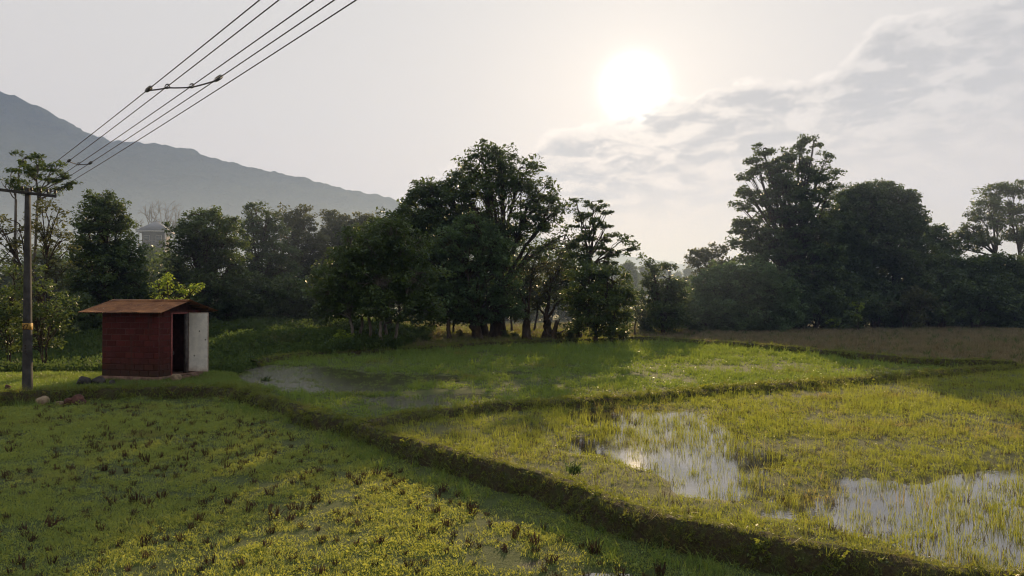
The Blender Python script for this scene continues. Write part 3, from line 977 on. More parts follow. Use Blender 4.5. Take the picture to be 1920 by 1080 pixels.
# shrubs of the hedge: a few kinds, copied along it
def shrub(label, leaf, seed, h=2.6, wdt=1.8, n=7, dens=1.0, group='shrubs of the hedge beyond the brown field', size=0.17):
    r_ = np.random.default_rng(seed)
    D0 = 400.0
    bl = []
    for k in range(n):
        a, q = r_.uniform(0, 6.28), r_.uniform(0, 0.75) * wdt
        bl.append((np.array([math.cos(a) * q, math.sin(a) * q, r_.uniform(0.12, 0.85) * h]), np.array([1, 1, 0.8]) * r_.uniform(0.3, 0.5) * wdt))
    cc, own, lc, lt = crown_points(bl, dens, 0.36, 50, seed, 0.7, 1.2)
    st = np.stack([bez(np.array([r_.uniform(-.2, .2), r_.uniform(-.2, .2), -0.15]), c_ * [0.4, 0.4, 0.6], c_, 5) for c_, _ in bl])
    parts = [tubes(st, np.tile(np.linspace(0.06, 0.02, 5), (len(bl), 1)), 5)]
    m_ = len(cc)
    p0 = st[own, r_.integers(2, 5, m_)]
    parts.append(tubes(np.stack([p0, (p0 + cc) / 2 + r_.normal(0, .06, (m_, 3)), cc], 1), np.tile([0.018, 0.012, 0.006], (m_, 1)), 3))
    v, f = merge(parts)
    lv, lf = leaf_faces(lc, size, seed + 3, 0.4, 0.1)
    o = empty('shrub')
    tag(o, label, 'shrub', group)
    link('stems', mesh_np('stems', v, f, [M['bark']], True), o)
    link('foliage', mesh_np('foliage', lv, lf, [M[leaf]], False, {'tint': ('FACE', 'FLOAT', lt)}), o)
    TRI[0] += len(lf) * 2
    return o


SH = [shrub('s', 'leaf_dark', 501, 3.4, 2.0, 8, 1.0), shrub('s', 'leaf_dark', 502, 2.6, 1.9, 7, 1.0), shrub('s', 'leaf_mid', 503, 3.0, 1.8, 7, 1.0), shrub('s', 'leaf_olive', 504, 2.4, 1.6, 6, 0.9)]
USED = set()


def place_shrub(kind, px, D, sc, label, group, rz=0.0, leafscale=1.0):
    if kind in USED:
        o = copy_tree(SH[kind])
    else:
        o = SH[kind]
        USED.add(kind)
    x, y = (px - 960) / FPX * D, D
    o.location = (x, y, float(gz(x, y)))
    o.rotation_euler = (0, 0, rz)
    o.scale = (sc, sc, sc * leafscale)
    tag(o, label, 'shrub', group)
    return o


hr = random.Random(5)
NEAR_RIGHT = [(1235, 'under the upright spiky-topped tree in the gap'), (1275, 'just past the upright spiky-topped tree'), (1310, 'at the gap end of the soft green bush-like tree'), (1345, 'below the low feathery-topped tree'), (1390, 'behind the middle of the soft green bush-like tree'), (1435, 'where the soft green bush meets the tall layered tree'),
              (1475, 'on the sun side of the tall layered tree'), (1515, 'at the foot of the tall layered tree'), (1555, 'beside the dark tree joining the two big crowns'), (1595, 'by the small glowing yellow-green bush'), (1650, 'at the foot of the broad round-headed tree'), (1690, 'just past the broad round-headed tree'), (1728, 'before the small round-topped tree'), (1755, 'under the small round-topped tree'),
              (1785, 'just past the small round-topped tree'), (1815, 'midway between the round-topped and airy forked trees'), (1848, 'before the airy forked tree'), (1880, 'under the airy forked tree'), (1915, 'just past the airy forked trunk'), (1945, 'at the picture edge'), (9999, 'cut by the picture edge')]
NEAR_LEFT = [(0, 'at the picture edge by the glossy bush'), (25, 'behind the glossy bush'), (70, 'behind the electricity pole'), (100, 'below the loose olive tree'), (125, 'behind the loose olive tree'), (160, 'left of the dense conical tree'), (200, 'at the foot of the dense conical tree'), (240, 'right of the dense conical tree'), (262, 'below the grey-roofed house on its conical tree side'), (275, 'between conical tree and hut roof'), (290, 'just below the grey-roofed house'), (310, 'behind the bright sapling'), (330, 'below the house on its far side'), (360, 'before the broad ragged tree'), (430, 'under the broad ragged tree'), (460, 'beyond the open hut door'),
             (510, 'at the foot of the thin-crowned tree'), (540, 'behind the thin-crowned tree'), (585, 'under the pale feathery tree'), (620, 'beyond the pale feathery tree'), (660, 'under the two-humped olive tree'), (9999, 'behind the dense blue-green tree')]
NEAR_MID = [(670, 'behind the first pale slender stem'), (720, 'among the pale slender stems'), (760, 'beside the last pale slender stem'), (785, 'just past the slender stems'), (830, 'before the thin straight stem'), (880, 'before the forked trunk'), (925, 'at the forked trunk'), (955, 'just past the forked trunk'), (975, 'between forked and gnarled trunks'), (1010, 'at the gnarled trunks'), (1040, 'at the broken stump'), (1060, 'just past the broken stump'), (1080, 'before the rounded full tree'), (1110, 'at the rounded full tree'), (9999, 'at the sunlit gap')]


def beside(table, px):
    return next(t for lim, t in table if px <= lim)


LAB_H = ['dark shrub in the dense hedge along the far edge of the brown field', 'dark shrub in the dense hedge along the far edge of the brown field', 'mid-green shrub in the hedge along the far edge of the brown field', 'olive shrub in the hedge along the far edge of the brown field']
for px, D, k, sc in [(1215, 58, 1, 0.9), (1262, 57, 0, 0.8), (1300, 63, 2, 0.95), (1330, 66, 0, 1.0), (1375, 64, 1, 1.0), (1415, 66, 0, 1.05), (1460, 63, 0, 1.0), (1500, 66, 1, 1.3), (1530, 64, 0, 1.25), (1565, 66, 0, 1.4), (1600, 65, 1, 1.25),
                     (1590, 69, 0, 1.6), (1640, 66, 0, 1.15), (1675, 68, 1, 1.35), (1700, 65, 3, 1.35), (1735, 67, 2, 1.3), (1765, 66, 0, 1.45), (1800, 67, 1, 1.5), (1830, 66, 0, 1.3), (1865, 67, 2, 1.45), (1900, 65, 1, 1.35), (1935, 66, 0, 1.35), (1970, 67, 2, 1.4), (1720, 72, 0, 1.7), (1850, 73, 0, 1.7), (1920, 74, 1, 1.8), (1640, 75, 0, 1.8), (1545, 74, 1, 1.8)]:
    place_shrub(k, px, D, sc * 1.08, ('dark', 'dark', 'mid-green', 'olive')[k] + (' shrub in the hedge front ' if D < 70 else ' shrub at the hedge back ') + beside(NEAR_RIGHT, px), 'shrubs of the hedge beyond the brown field', hr.uniform(0, 6.28), hr.uniform(0.9, 1.25))

# --- the wood on the hut side
tree('umbrella_tree', 'flat-topped tree with an umbrella crown directly behind the electricity pole', 38, [28, (50, 0.5)],
     [(46, 297, 22, 11), (76, 303, 26, 12), (108, 312, 24, 10), (24, 322, 22, 12), (62, 325, 30, 11), (122, 336, 18, 12), (94, 330, 24, 9), (14, 348, 22, 14), (50, 352, 28, 10), (92, 356, 22, 8), (128, 352, 8, 10)],
     dens=0.8, clump=0.32, leaves=48, size=0.15, trunk_r=0.10, fork=0.75, bark='bark_grey', flat=0.4, shell=0.9)
tree('broadleaf_tree', 'loose olive tree with bare twigs showing behind the electricity pole', 37, [85, (100, 0.6)],
     [(85, 385, 26, 16), (110, 400, 24, 20), (75, 425, 36, 26), (115, 450, 28, 28), (35, 430, 30, 30), (80, 480, 40, 32), (20, 480, 34, 34), (115, 510, 30, 30), (-20, 420, 30, 40)],
     dens=0.55, clump=0.36, leaves=44, size=0.13, trunk_r=0.15, leaf='leaf_olive', fork=0.3)
tree('broadleaf_tree', 'dense dark conical tree between the electricity pole and the grey-roofed house', 46, [195],
     [(190, 370, 20, 14), (175, 388, 26, 16), (212, 390, 26, 18), (190, 415, 44, 22), (160, 415, 18, 16), (232, 412, 16, 18), (195, 450, 56, 30), (240, 470, 26, 26), (165, 480, 40, 30), (215, 500, 54, 34), (190, 545, 64, 36), (250, 540, 30, 34), (150, 540, 30, 34)],
     dens=1.15, clump=0.42, leaves=62, size=0.17, trunk_r=0.28)
tree('broadleaf_tree', 'broad dark tree with a ragged top just behind the red hut', 51, [392],
     [(345, 425, 26, 14), (375, 408, 30, 14), (410, 402, 22, 13), (435, 420, 20, 13), (390, 435, 56, 22), (345, 460, 30, 22), (420, 460, 44, 26), (370, 490, 56, 34), (435, 505, 40, 34), (395, 545, 70, 36), (330, 520, 30, 30)],
     dens=1.05, clump=0.44, leaves=60, size=0.18, trunk_r=0.3)
tree('broadleaf_tree', 'thin-crowned tree with see-through branches beside the broad ragged tree', 60, [488],
     [(480, 392, 20, 10), (505, 405, 18, 9), (470, 415, 24, 14), (500, 430, 36, 18), (470, 455, 36, 24), (515, 470, 40, 26), (480, 510, 50, 36), (530, 520, 40, 34)],
     dens=0.95, clump=0.44, leaves=52, size=0.19, trunk_r=0.22)
tree('broadleaf_tree', 'pale feathery tree with an open top in the middle of the wood', 66, [556],
     [(540, 402, 24, 9), (565, 395, 16, 7), (555, 418, 34, 12), (580, 425, 16, 10), (550, 445, 40, 20), (590, 465, 36, 24), (560, 495, 52, 32), (600, 520, 44, 34)],
     dens=0.9, clump=0.48, leaves=52, size=0.2, trunk_r=0.22, leaf='leaf_olive')
tree('broadleaf_tree', 'olive tree with two humps over the low end of the mountain', 70, [645],
     [(620, 408, 20, 10), (645, 420, 30, 14), (690, 412, 24, 9), (670, 430, 40, 16), (620, 440, 30, 20), (650, 465, 56, 28), (620, 500, 46, 34), (690, 470, 40, 30), (720, 425, 24, 12)],
     dens=1.0, clump=0.5, leaves=54, size=0.22, trunk_r=0.24, leaf='leaf_olive')
tree('broadleaf_tree', 'dark undergrowth tree filling the wood behind the hut door', 55, [470, (520, 1)],
     [(455, 545, 44, 32), (500, 555, 46, 34), (545, 555, 46, 34), (475, 585, 56, 24), (540, 590, 56, 24), (590, 565, 40, 36)],
     dens=1.15, clump=0.45, leaves=60, size=0.18, trunk_r=0.16, fork=0.25)
tree('leafy_bush', 'glossy bush lit in places behind the foot of the electricity pole', 30, [45, (80, 0.3), (20, 0.2)],
     [(30, 520, 40, 24), (80, 545, 36, 26), (20, 570, 40, 34), (105, 585, 30, 26), (65, 600, 46, 30), (10, 625, 40, 30), (75, 640, 40, 22), (-30, 560, 50, 50), (120, 605, 16, 14)],
     dens=1.25, clump=0.30, leaves=54, size=0.105, trunk_r=0.08, leaf='leaf_mid', fork=0.2, cat='bush')
tree('sapling', 'small bright-leaved tree peeping over the ridge of the hut roof', 33, [318],
     [(312, 512, 13, 13), (300, 535, 16, 12), (322, 540, 18, 12), (345, 545, 18, 8), (368, 540, 12, 6), (330, 560, 34, 14), (305, 570, 26, 18)],
     dens=0.8, clump=0.24, leaves=40, size=0.10, trunk_r=0.05, leaf='leaf_bright', cat='sapling')
tree('leafy_bush', 'bright yellow-green low bush beside the slender pale stems', 38.6, [(640, 0.2), (605, 0), (585, -0.2)],
     [(645, 625, 14, 10), (638, 640, 20, 12), (615, 648, 22, 9), (590, 652, 20, 7), (570, 656, 12, 5)],
     dens=1.5, clump=0.22, leaves=44, size=0.12, trunk_r=0.05, leaf='leaf_bright', fork=0.2, cat='bush')
tree('leafy_bush', 'small sunlit yellow-green bush glowing low in the dark hedge', 62, [1612], [(1612, 572, 11, 9), (1606, 588, 12, 8), (1560, 606, 10, 5)],
     dens=1.2, clump=0.28, leaves=40, size=0.15, trunk_r=0.05, leaf='leaf_bright', fork=0.2, cat='bush')
LAB_L = ['dark shrub in the shade at the foot of the wood behind the hut', 'dark shrub in the shade at the foot of the wood behind the hut', 'mid-green shrub at the foot of the wood behind the hut', 'olive shrub at the foot of the wood behind the hut']
for px, D, k, sc in [(-20, 40, 1, 1.0), (20, 36, 0, 0.8), (95, 39, 1, 0.8), (140, 43, 0, 0.9), (180, 42, 1, 0.8), (225, 45, 0, 0.9), (270, 47, 2, 1.0), (300, 52, 0, 1.2), (340, 49, 1, 1.0), (420, 52, 0, 0.95), (445, 56, 2, 1.1), (500, 54, 1, 0.9), (570, 57, 0, 1.0), (600, 62, 1, 1.4), (640, 60, 0, 1.2), (280, 62, 2, 1.9), (255, 70, 0, 2.2), (320, 72, 1, 2.2), (520, 75, 0, 2.4), (600, 78, 1, 2.4), (700, 76, 0, 2.2), (30, 60, 0, 2.4), (110, 62, 1, 2.4)]:
    place_shrub(k, px, D, sc, ('dark', 'dark', 'mid-green', 'olive')[k] + (' shrub at the wood edge ' if D < 58 else ' tall shrub inside the wood ') + beside(NEAR_LEFT, px), 'shrubs at the foot of the wood', hr.uniform(0, 6.28), hr.uniform(0.9, 1.15))
# a hedge across the clearing behind the central trees, and the back of the hedge beyond the brown field
for px, D, k, sc in [(770, 84, 0, 1.7), (815, 88, 1, 1.8), (860, 86, 0, 1.7), (905, 90, 2, 1.8), (950, 87, 0, 1.6), (990, 91, 1, 1.8), (1030, 88, 0, 1.5), (1065, 92, 1, 1.6), (1105, 86, 0, 1.6), (1145, 90, 0, 1.5)]:
    place_shrub(k, px, D, sc, 'hedge shrub across the clearing, seen ' + beside(NEAR_MID, px), 'shrubs of the hedge across the clearing', hr.uniform(0, 6.28), hr.uniform(0.9, 1.1))
for px, D, k, sc in [(1285, 70, 0, 1.3), (1320, 73, 1, 1.4), (1360, 71, 0, 1.4), (1400, 73, 1, 1.5), (1445, 71, 0, 1.5), (1490, 73, 0, 1.6), (1680, 74, 1, 1.6), (1780, 74, 0, 1.6), (1960, 74, 0, 1.6)]:
    place_shrub(k, px, D, sc, ('dark', 'dark', 'mid-green', 'olive')[k] + (' shrub in the hedge front ' if D < 70 else ' shrub at the hedge back ') + beside(NEAR_RIGHT, px), 'shrubs of the hedge beyond the brown field', hr.uniform(0, 6.28), hr.uniform(0.9, 1.1))
# low plants at the foot of the central trees
for px, D, k, sc in [(770, 43, 1, 0.35), (800, 44, 2, 0.30), (865, 50.5, 3, 0.24), (945, 48.5, 2, 0.26), (965, 50, 1, 0.2), (1050, 47, 3, 0.25), (1070, 47.5, 1, 0.35), (1165, 48, 0, 0.4), (690, 41.5, 1, 0.45), (745, 42.5, 0, 0.45), (655, 42, 0, 0.5)]:
    place_shrub(k, px, D, sc, 'low leafy plant in the shade ' + beside(NEAR_MID, px), 'low plants under the central trees', hr.uniform(0, 6.28))

# --- hazy trees far behind, seen in the gap and over the wood
FT = [tree('far_tree', 'f', 150, [960], [(950, 518, 13, 9), (972, 514, 15, 10), (960, 500, 11, 9), (940, 532, 14, 9), (982, 530, 15, 10), (960, 536, 20, 12), (930, 543, 10, 8)], dens=0.9, clump=0.55, leaves=40, size=0.42, trunk_r=0.25, leaf='leaf_mid', twigs=False, seed=901)]
usedf = set()
for px, D, k, sc, lab in [(1180, 118, 0, 0.85, 'nearest hazy round tree in the gap under the sun'), (1208, 150, 0, 0.9, 'hazy small tree rising above the misty gap'), (1245, 190, 0, 1.1, 'pale hazy tree fading in the mist of the gap'), (1272, 205, 0, 0.95, 'palest small tree fading in the mist of the gap'),
                          (1292, 175, 0, 0.95, 'pale hazy tree at the edge of the misty gap by the hedge'), (1225, 230, 0, 1.2, 'faint round tree far back in the misty gap'), (1310, 220, 0, 1.1, 'faint tree far back behind the feathery tree'), (1150, 210, 0, 1.3, 'faint tree far back behind the layered branches'),
                          (1030, 140, 0, 0.8, 'hazy tree glimpsed between the gnarled trunks'), (880, 160, 0, 1.0, 'hazy tree glimpsed beside the forked trunk'), (1780, 150, 0, 1.1, 'hazy tree glimpsed over the hedge'), (690, 130, 0, 1.3, 'hazy tree behind the wood over the low end of the mountain')]:
    o = copy_tree(FT[k]) if k in usedf else FT[k]
    usedf.add(k)
    x, y = (px - 960) / FPX * D, D
    o.location = (x, y, float(gz(x, y)))
    o.rotation_euler = (0, 0, hr.uniform(0, 6.28))
    o.scale = (sc, sc, sc)
    tag(o, lab, 'tree', 'hazy trees far behind')


# --- leafless tree behind the house, and the broken stump among the gnarled trunks
def bare_tree(name, label, loc, h, seed, mat, levels=4, r0=0.22, spread=0.55, cat='tree'):
    r_ = np.random.default_rng(seed)
    segs = []

    def rec(p_, dv, L, rad, lev):
        q = p_ + dv * L
        mid = (p_ + q) / 2 + r_.normal(0, L * 0.06, 3)
        segs.append((np.stack([p_, mid, q]), np.array([rad, rad * 0.85, rad * 0.65])))
        if lev == 0:
            return
        for _ in range(r_.integers(3, 5)):
            nd = dv + r_.normal(0, spread, 3)
            nd[2] += 0.25
            nd /= np.linalg.norm(nd)
            rec(q if r_.random() < 0.6 else mid, nd, L * r_.uniform(0.55, 0.8), rad * 0.6, lev - 1)
    rec(np.zeros(3), np.array([0.03, 0, 1.0]), h * 0.34, r0, levels)
    P_ = np.stack([s[0] for s in segs])
    Rr = np.stack([s[1] for s in segs])
    v, f = tubes(P_, Rr, 4)
    v[:, 2] -= 0.1
    o = empty(name, loc)
    tag(o, label, cat)
    big = Rr[:, 0] > r0 * 0.5
    v1, f1 = tubes(P_[big], Rr[big], 7)
    v2, f2 = tubes(P_[~big], Rr[~big], 4)
    link('trunk', mesh_np('trunk', v1, f1, [M[mat]], True), o)
    link('branches', mesh_np('branches', v2, f2, [M[mat]], True), o)
    return o


M['bark_bare'] = bark_mat('bark_bare', (0.13, 0.11, 0.09), (0.22, 0.19, 0.16), 2.0)
bx, by = (291 - 960) / FPX * 142, 142
bare_tree('bare_tree', 'leafless pale tree with spreading twigs right behind the grey-roofed house', (bx, by, float(gz(bx, by)) + 0.0), 19.5, 77, 'bark_bare', 5, 0.42, 0.5)
bx, by = (1036 - 960) / FPX * 47, 47


def stump():
    o = empty('tree_stump', (bx, by, float(gz(bx, by))))
    tag(o, 'broken dead stump with jagged stubs beside the gnarled trunks', 'stump')
    P1 = np.array([[0.0, 0, -0.15], [0.05, 0, 0.25], [0.10, 0.02, 0.6], [0.22, 0.0, 1.0], [0.24, 0.0, 1.35]])
    v, f = tubes(P1[None], np.array([[0.30, 0.22, 0.17, 0.13, 0.08]]), 8)
    link('trunk', mesh_np('trunk', v, f, [M['bark']], True), o)
    for pts, rr in (([[0.1, 0, 0.45], [0.45, -0.05, 0.55], [0.85, -0.1, 0.78]], [0.10, 0.07, 0.035]), ([[0.22, 0, 1.0], [0.36, 0, 1.15], [0.44, 0.02, 1.42]], [0.08, 0.06, 0.03]), ([[0, 0, 0.3], [-0.35, -0.1, 0.5], [-0.5, -0.1, 0.95]], [0.1, 0.08, 0.05])):
        v, f = tubes(np.array(pts)[None], np.array(rr)[None], 6)
        link('broken_branch', mesh_np('broken_branch', v, f, [M['bark']], True), o)


stump()

# ------------------------------------------------------------------ the red hut
def block_mat():
    m, nt = new_mat('painted_block')
    tc = nt.n('ShaderNodeTexCoord').outputs['Object']
    pos = nt.n('ShaderNodeNewGeometry').outputs['Position']
    rnd = nt.n('ShaderNodeObjectInfo').outputs['Random']
    n = nt.noise(pos, 5.0, 6.0, 0.65)
    n2 = nt.noise(pos, 26.0, 5.0, 0.7)
    c = nt.mix(rnd, (0.060, 0.014, 0.013), (0.095, 0.022, 0.020))
    c = nt.mix(nt.smooth(n, 0.50, 0.72, 0.0, 0.55), c, (0.085, 0.038, 0.032))
    z = nt.n('ShaderNodeSeparateXYZ', {0: pos}).outputs[2]
    low = nt.smooth(nt.math('ADD', z, nt.math('MULTIPLY', n, 0.9)), 0.45, 1.5, 1.0, 0.0)
    c = nt.mix(nt.math('MULTIPLY', low, 0.85), c, (0.034, 0.030, 0.020))
    c = nt.mix(nt.smooth(n2, 0.62, 0.72, 0.0, 0.6), c, (0.26, 0.15, 0.12))
    drip = nt.noise(nt.vmath('MULTIPLY', pos, (6.0, 6.0, 0.5)), 1.0, 5.0, 0.6)
    c = nt.mix(nt.smooth(drip, 0.52, 0.70, 0.0, 0.7), c, (0.045, 0.030, 0.026))
    b = nt.n('ShaderNodeBump', {'Height': nt.math('ADD', n2, n), 'Strength': 0.6, 'Distance': 0.015})
    p = nt.n('ShaderNodeBsdfPrincipled', {'Base Color': c, 'Roughness': 0.9, 'Specular IOR Level': 0.15, 'Normal': b.outputs[0]})
    out(nt, p.outputs[0])
    return m


M['block'] = block_mat()
M['mortar'] = plain_mat('mortar', (0.08, 0.034, 0.029), 0.95)
M['plinth'] = plain_mat('plinth', (0.16, 0.10, 0.075), 0.95, nscale=5, var=0.5)
M['wood_dark'] = plain_mat('wood_dark', (0.055, 0.035, 0.025), 0.8)
M['frame_pink'] = plain_mat('frame_pink', (0.30, 0.10, 0.09), 0.75, nscale=20, var=0.3)
M['frame_grey'] = plain_mat('frame_grey', (0.13, 0.12, 0.12), 0.75)
M['metal_dark'] = plain_mat('metal_dark', (0.05, 0.047, 0.045), 0.55, 0.6)


def door_mat():
    m, nt = new_mat('worn_white_paint')
    tc = nt.n('ShaderNodeTexCoord').outputs['Object']
    s = nt.n('ShaderNodeSeparateXYZ', {0: tc})
    n = nt.noise(tc, 4.0, 6.0, 0.6)
    n2 = nt.noise(tc, 18.0, 5.0, 0.7)
    c = nt.mix(nt.smooth(n, 0.35, 0.65), (0.66, 0.66, 0.63), (0.80, 0.79, 0.74))
    # rust creeping in from the rim of the sheet
    ex = nt.math('SUBTRACT', 0.375, nt.math('ABSOLUTE', nt.math('SUBTRACT', s.outputs[0], 0.385)))
    ez = nt.math('SUBTRACT', 1.03, nt.math('ABSOLUTE', nt.math('SUBTRACT', s.outputs[2], 1.04)))
    e = nt.math('MINIMUM', ex, ez)
    rim_ = nt.smooth(nt.math('SUBTRACT', e, nt.math('MULTIPLY', nt.math('SUBTRACT', n2, 0.5), 0.10)), -0.01, 0.055, 1.0, 0.0)
    low = nt.smooth(nt.math('ADD', s.outputs[2], nt.math('MULTIPLY', n, 0.3)), 0.12, 0.42, 0.55, 0.0)
    c = nt.mix(nt.math('MAXIMUM', nt.math('MULTIPLY', rim_, 0.7), low), c, (0.26, 0.13, 0.07))
    c = nt.mix(nt.smooth(n2, 0.68, 0.76), c, (0.20, 0.11, 0.06))
    p = nt.n('ShaderNodeBsdfPrincipled', {'Base Color': c, 'Roughness': 0.55, 'Specular IOR Level': 0.35})
    out(nt, p.outputs[0])
    return m


def rust_mat():
    m, nt = new_mat('rusty_sheet')
    pos = nt.n('ShaderNodeNewGeometry').outputs['Position']
    tc = nt.n('ShaderNodeTexCoord').outputs['Object']
    st = nt.vmath('MULTIPLY', tc, (6.0, 0.8, 1.0))
    n = nt.noise(pos, 2.3, 7.0, 0.65, 0.3)
    n2 = nt.noise(st, 3.0, 6.0, 0.7)
    c = nt.mix(nt.smooth(n, 0.35, 0.65), (0.15, 0.062, 0.027), (0.28, 0.130, 0.052))
    c = nt.mix(nt.smooth(n2, 0.55, 0.75, 0.0, 0.6), c, (0.115, 0.060, 0.036))
    c = nt.mix(nt.smooth(nt.noise(pos, 7.0, 5.0, 0.7), 0.60, 0.72, 0.0, 0.75), c, (0.40, 0.34, 0.28))
    b = nt.n('ShaderNodeBump', {'Height': n2, 'Strength': 0.3, 'Distance': 0.01})
    p = nt.n('ShaderNodeBsdfPrincipled', {'Base Color': c, 'Roughness': 0.75, 'Metallic': 0.1, 'Specular IOR Level': 0.3, 'Normal': b.outputs[0]})
    out(nt, p.outputs[0])
    return m


M['door'] = door_mat()
M['rust'] = rust_mat()

TH = R(-14.0)          # hut axes: local +x along the long wall away to the far left is -x; local +y runs back along the gable wall
HUT = empty('block_hut', (-11.76, 24.62, 0.0), TH)
tag(HUT, 'small red painted block hut with rusty corrugated roof and open white door', 'hut')
HL, HW, HH, TK = 2.25, 2.2, 2.42, 0.2
ZB = 0.02               # plinth foot
PL_H = 0.22
# local frame: the near corner is the origin; the long wall runs to x = -HL at y = 0; the gable wall with the door runs to y = HW at x = 0
v, f = merge([box_vf(-HL / 2, HW / 2, (PL_H - 0.25) / 2, HL + 0.10, HW + 0.10, PL_H + 0.25)])
link('plinth', mesh_np('plinth', v, f, [M['plinth']]), HUT)
v, f = box_vf(0.24, 1.05, 0.10, 0.36, 0.95, 0.16)
link('doorstep', mesh_np('doorstep', v, f, [M['plinth']]), HUT)
DOOR0, DOOR1 = 0.62, 1.46
RIDGE_Y, RIDGE_H = HW / 2, 0.30


def wall(name, boxes, tri=None):
    v, f = merge([box_vf(*b) for b in boxes])
    fs = f
    if tri is not None:
        tv, tf = tri
        fs = [x for x in f]
        off = len(v)
        v = np.vstack([v, tv])
        fs = fs + [np.asarray(q) + off for q in tf]
        # merge same-size face arrays
        d_ = {}
        for q in fs:
            d_.setdefault(q.shape[1], []).append(q)
        fs = [np.concatenate(x) for x in d_.values()]
    return link(name, mesh_np(name, v, fs, [M['mortar']]), HUT)


z0, zt = PL_H, HH
zc, zh = (z0 + zt) / 2, zt - z0


def gable(x0, x1):
    tv = np.array([[x0, 0.02, zt], [x0, HW - 0.02, zt], [x0, RIDGE_Y, zt + RIDGE_H - 0.03], [x1, 0.02, zt], [x1, HW - 0.02, zt], [x1, RIDGE_Y, zt + RIDGE_H - 0.03]])
    tf = [np.array([[0, 2, 1], [3, 4, 5]]), np.array([[0, 3, 5, 2], [1, 2, 5, 4]])]
    return tv, tf


wl = wall('wall', [(-HL / 2, TK / 2, zc, HL - 0.02, TK - 0.024, zh)])
wl['label'] = 'long shaded side wall of the hut'
wf = wall('wall', [(-TK / 2, (TK + DOOR0) / 2 - 0.0, zc, TK - 0.024, DOOR0 - TK - 0.004, zh), (-TK / 2, (DOOR1 + HW) / 2, zc, TK - 0.024, HW - DOOR1 - 0.02, zh), (-TK / 2, (DOOR0 + DOOR1) / 2, 2.375, TK - 0.03, DOOR1 - DOOR0, 0.085)], gable(-TK + 0.014, -0.014))
wf['label'] = 'front gable wall of the hut with the doorway'
wall('wall', [(-HL / 2, HW - TK / 2, zc, HL - 0.02, TK - 0.02, zh)])
wall('wall', [(-HL + TK / 2, HW / 2, zc, TK - 0.03, HW - 2 * TK - 0.004, zh)], gable(-HL + 0.014, -HL + TK - 0.014))
# blocks laid in courses on the two walls in view
BL, BH, GAPJ = 0.375, 0.20, 0.017
blk_full = bevel_box('block', BL - GAPJ, 0.06, BH - GAPJ, M['block'], 0.012, 1, 0.003, 1)
blk_half = bevel_box('block', BL / 2 - GAPJ, 0.06, BH - GAPJ, M['block'], 0.012, 1, 0.003, 2)
rb = random.Random(3)
for row in range(11):
    zz = z0 + BH / 2 + row * BH
    xs = -0.0
    first = row % 2 == 1
    x = 0.0
    while x < HL - 0.02:
        wdt = BL / 2 if (first or HL - x < BL * 0.75) else BL
        first = False
        wdt = min(wdt, HL - x)
        o = link('block', blk_full if wdt > BL * 0.75 else blk_half, wl, (-(x + wdt / 2), 0.0 + 0.03 + rb.uniform(-0.004, 0.004), zz))
        o.rotation_euler = (0, rb.uniform(-0.006, 0.006), rb.uniform(-0.008, 0.008))
        x += wdt
    for a, b in ((0.065, DOOR0 - 0.03), (DOOR1 + 0.03, HW)):
        y = a
        first = row % 2 == 0
        while y < b - 0.03:
            wdt = BL / 2 if (first or b - y < BL * 0.75) else BL
            first = False
            o = link('block', blk_full if wdt > BL * 0.75 else blk_half, wf, (-0.03 + rb.uniform(-0.004, 0.004), y + min(wdt, b - y) / 2, zz))
            sc = min(wdt, b - y) / wdt
            o.scale = (sc, 1, 1)
            o.rotation_euler = (0, 0, R(90) + rb.uniform(-0.008, 0.008))
            y += wdt
# door frame and the open door
fr = link('door_frame', mesh_np('door_frame', *merge([box_vf(-0.05, DOOR0 + 0.025, 1.28, 0.13, 0.05, 2.1), box_vf(-0.05, (DOOR0 + DOOR1) / 2, 2.325, 0.13, DOOR1 - DOOR0 + 0.02, 0.05)]), [M['frame_pink']]), HUT)
link('jamb', mesh_np('jamb', *merge([box_vf(-0.04, DOOR1 - 0.03, 1.28, 0.15, 0.06, 2.08)]), [M['frame_grey']]), fr)
v, f = tubes(np.array([[[0.03, DOOR0 + 0.03, 1.02], [0.075, DOOR0 + 0.03, 1.03], [0.08, DOOR0 + 0.035, 0.95], [0.04, DOOR0 + 0.03, 0.92]]]), np.full((1, 4), 0.012), 6)
link('latch', mesh_np('latch', v, f, [M['frame_grey']], True), fr)
DR = link('door', bevel_box('door', 0.75, 0.035, 2.06, M['door'], 0.008, 2), HUT, (0.045, DOOR1 - 0.012, 0.27), (0, 0, R(4)))
dm = DR.data
for vv in dm.vertices:
    vv.co.x += 0.385
    vv.co.z += 1.04
for zz in (0.42, 1.64):
    v, f = tubes(np.array([[[0.0, -0.005, zz - 0.06], [0.0, -0.005, zz + 0.06]]]), np.full((1, 2), 0.016), 8)
    link('hinge', mesh_np('hinge', v, f, [M['metal_dark']], True), DR)
for hx, hz in ((0.43, 1.42), (0.66, 1.12), (0.24, 0.56)):
    v, f = tubes(np.array([[[hx, -0.010, hz], [hx, -0.024, hz], [hx, -0.030, hz]]]), np.array([[0.026, 0.024, 0.004]]), 8)
    link('bolt', mesh_np('bolt', v, f, [M['metal_dark']], True), DR)
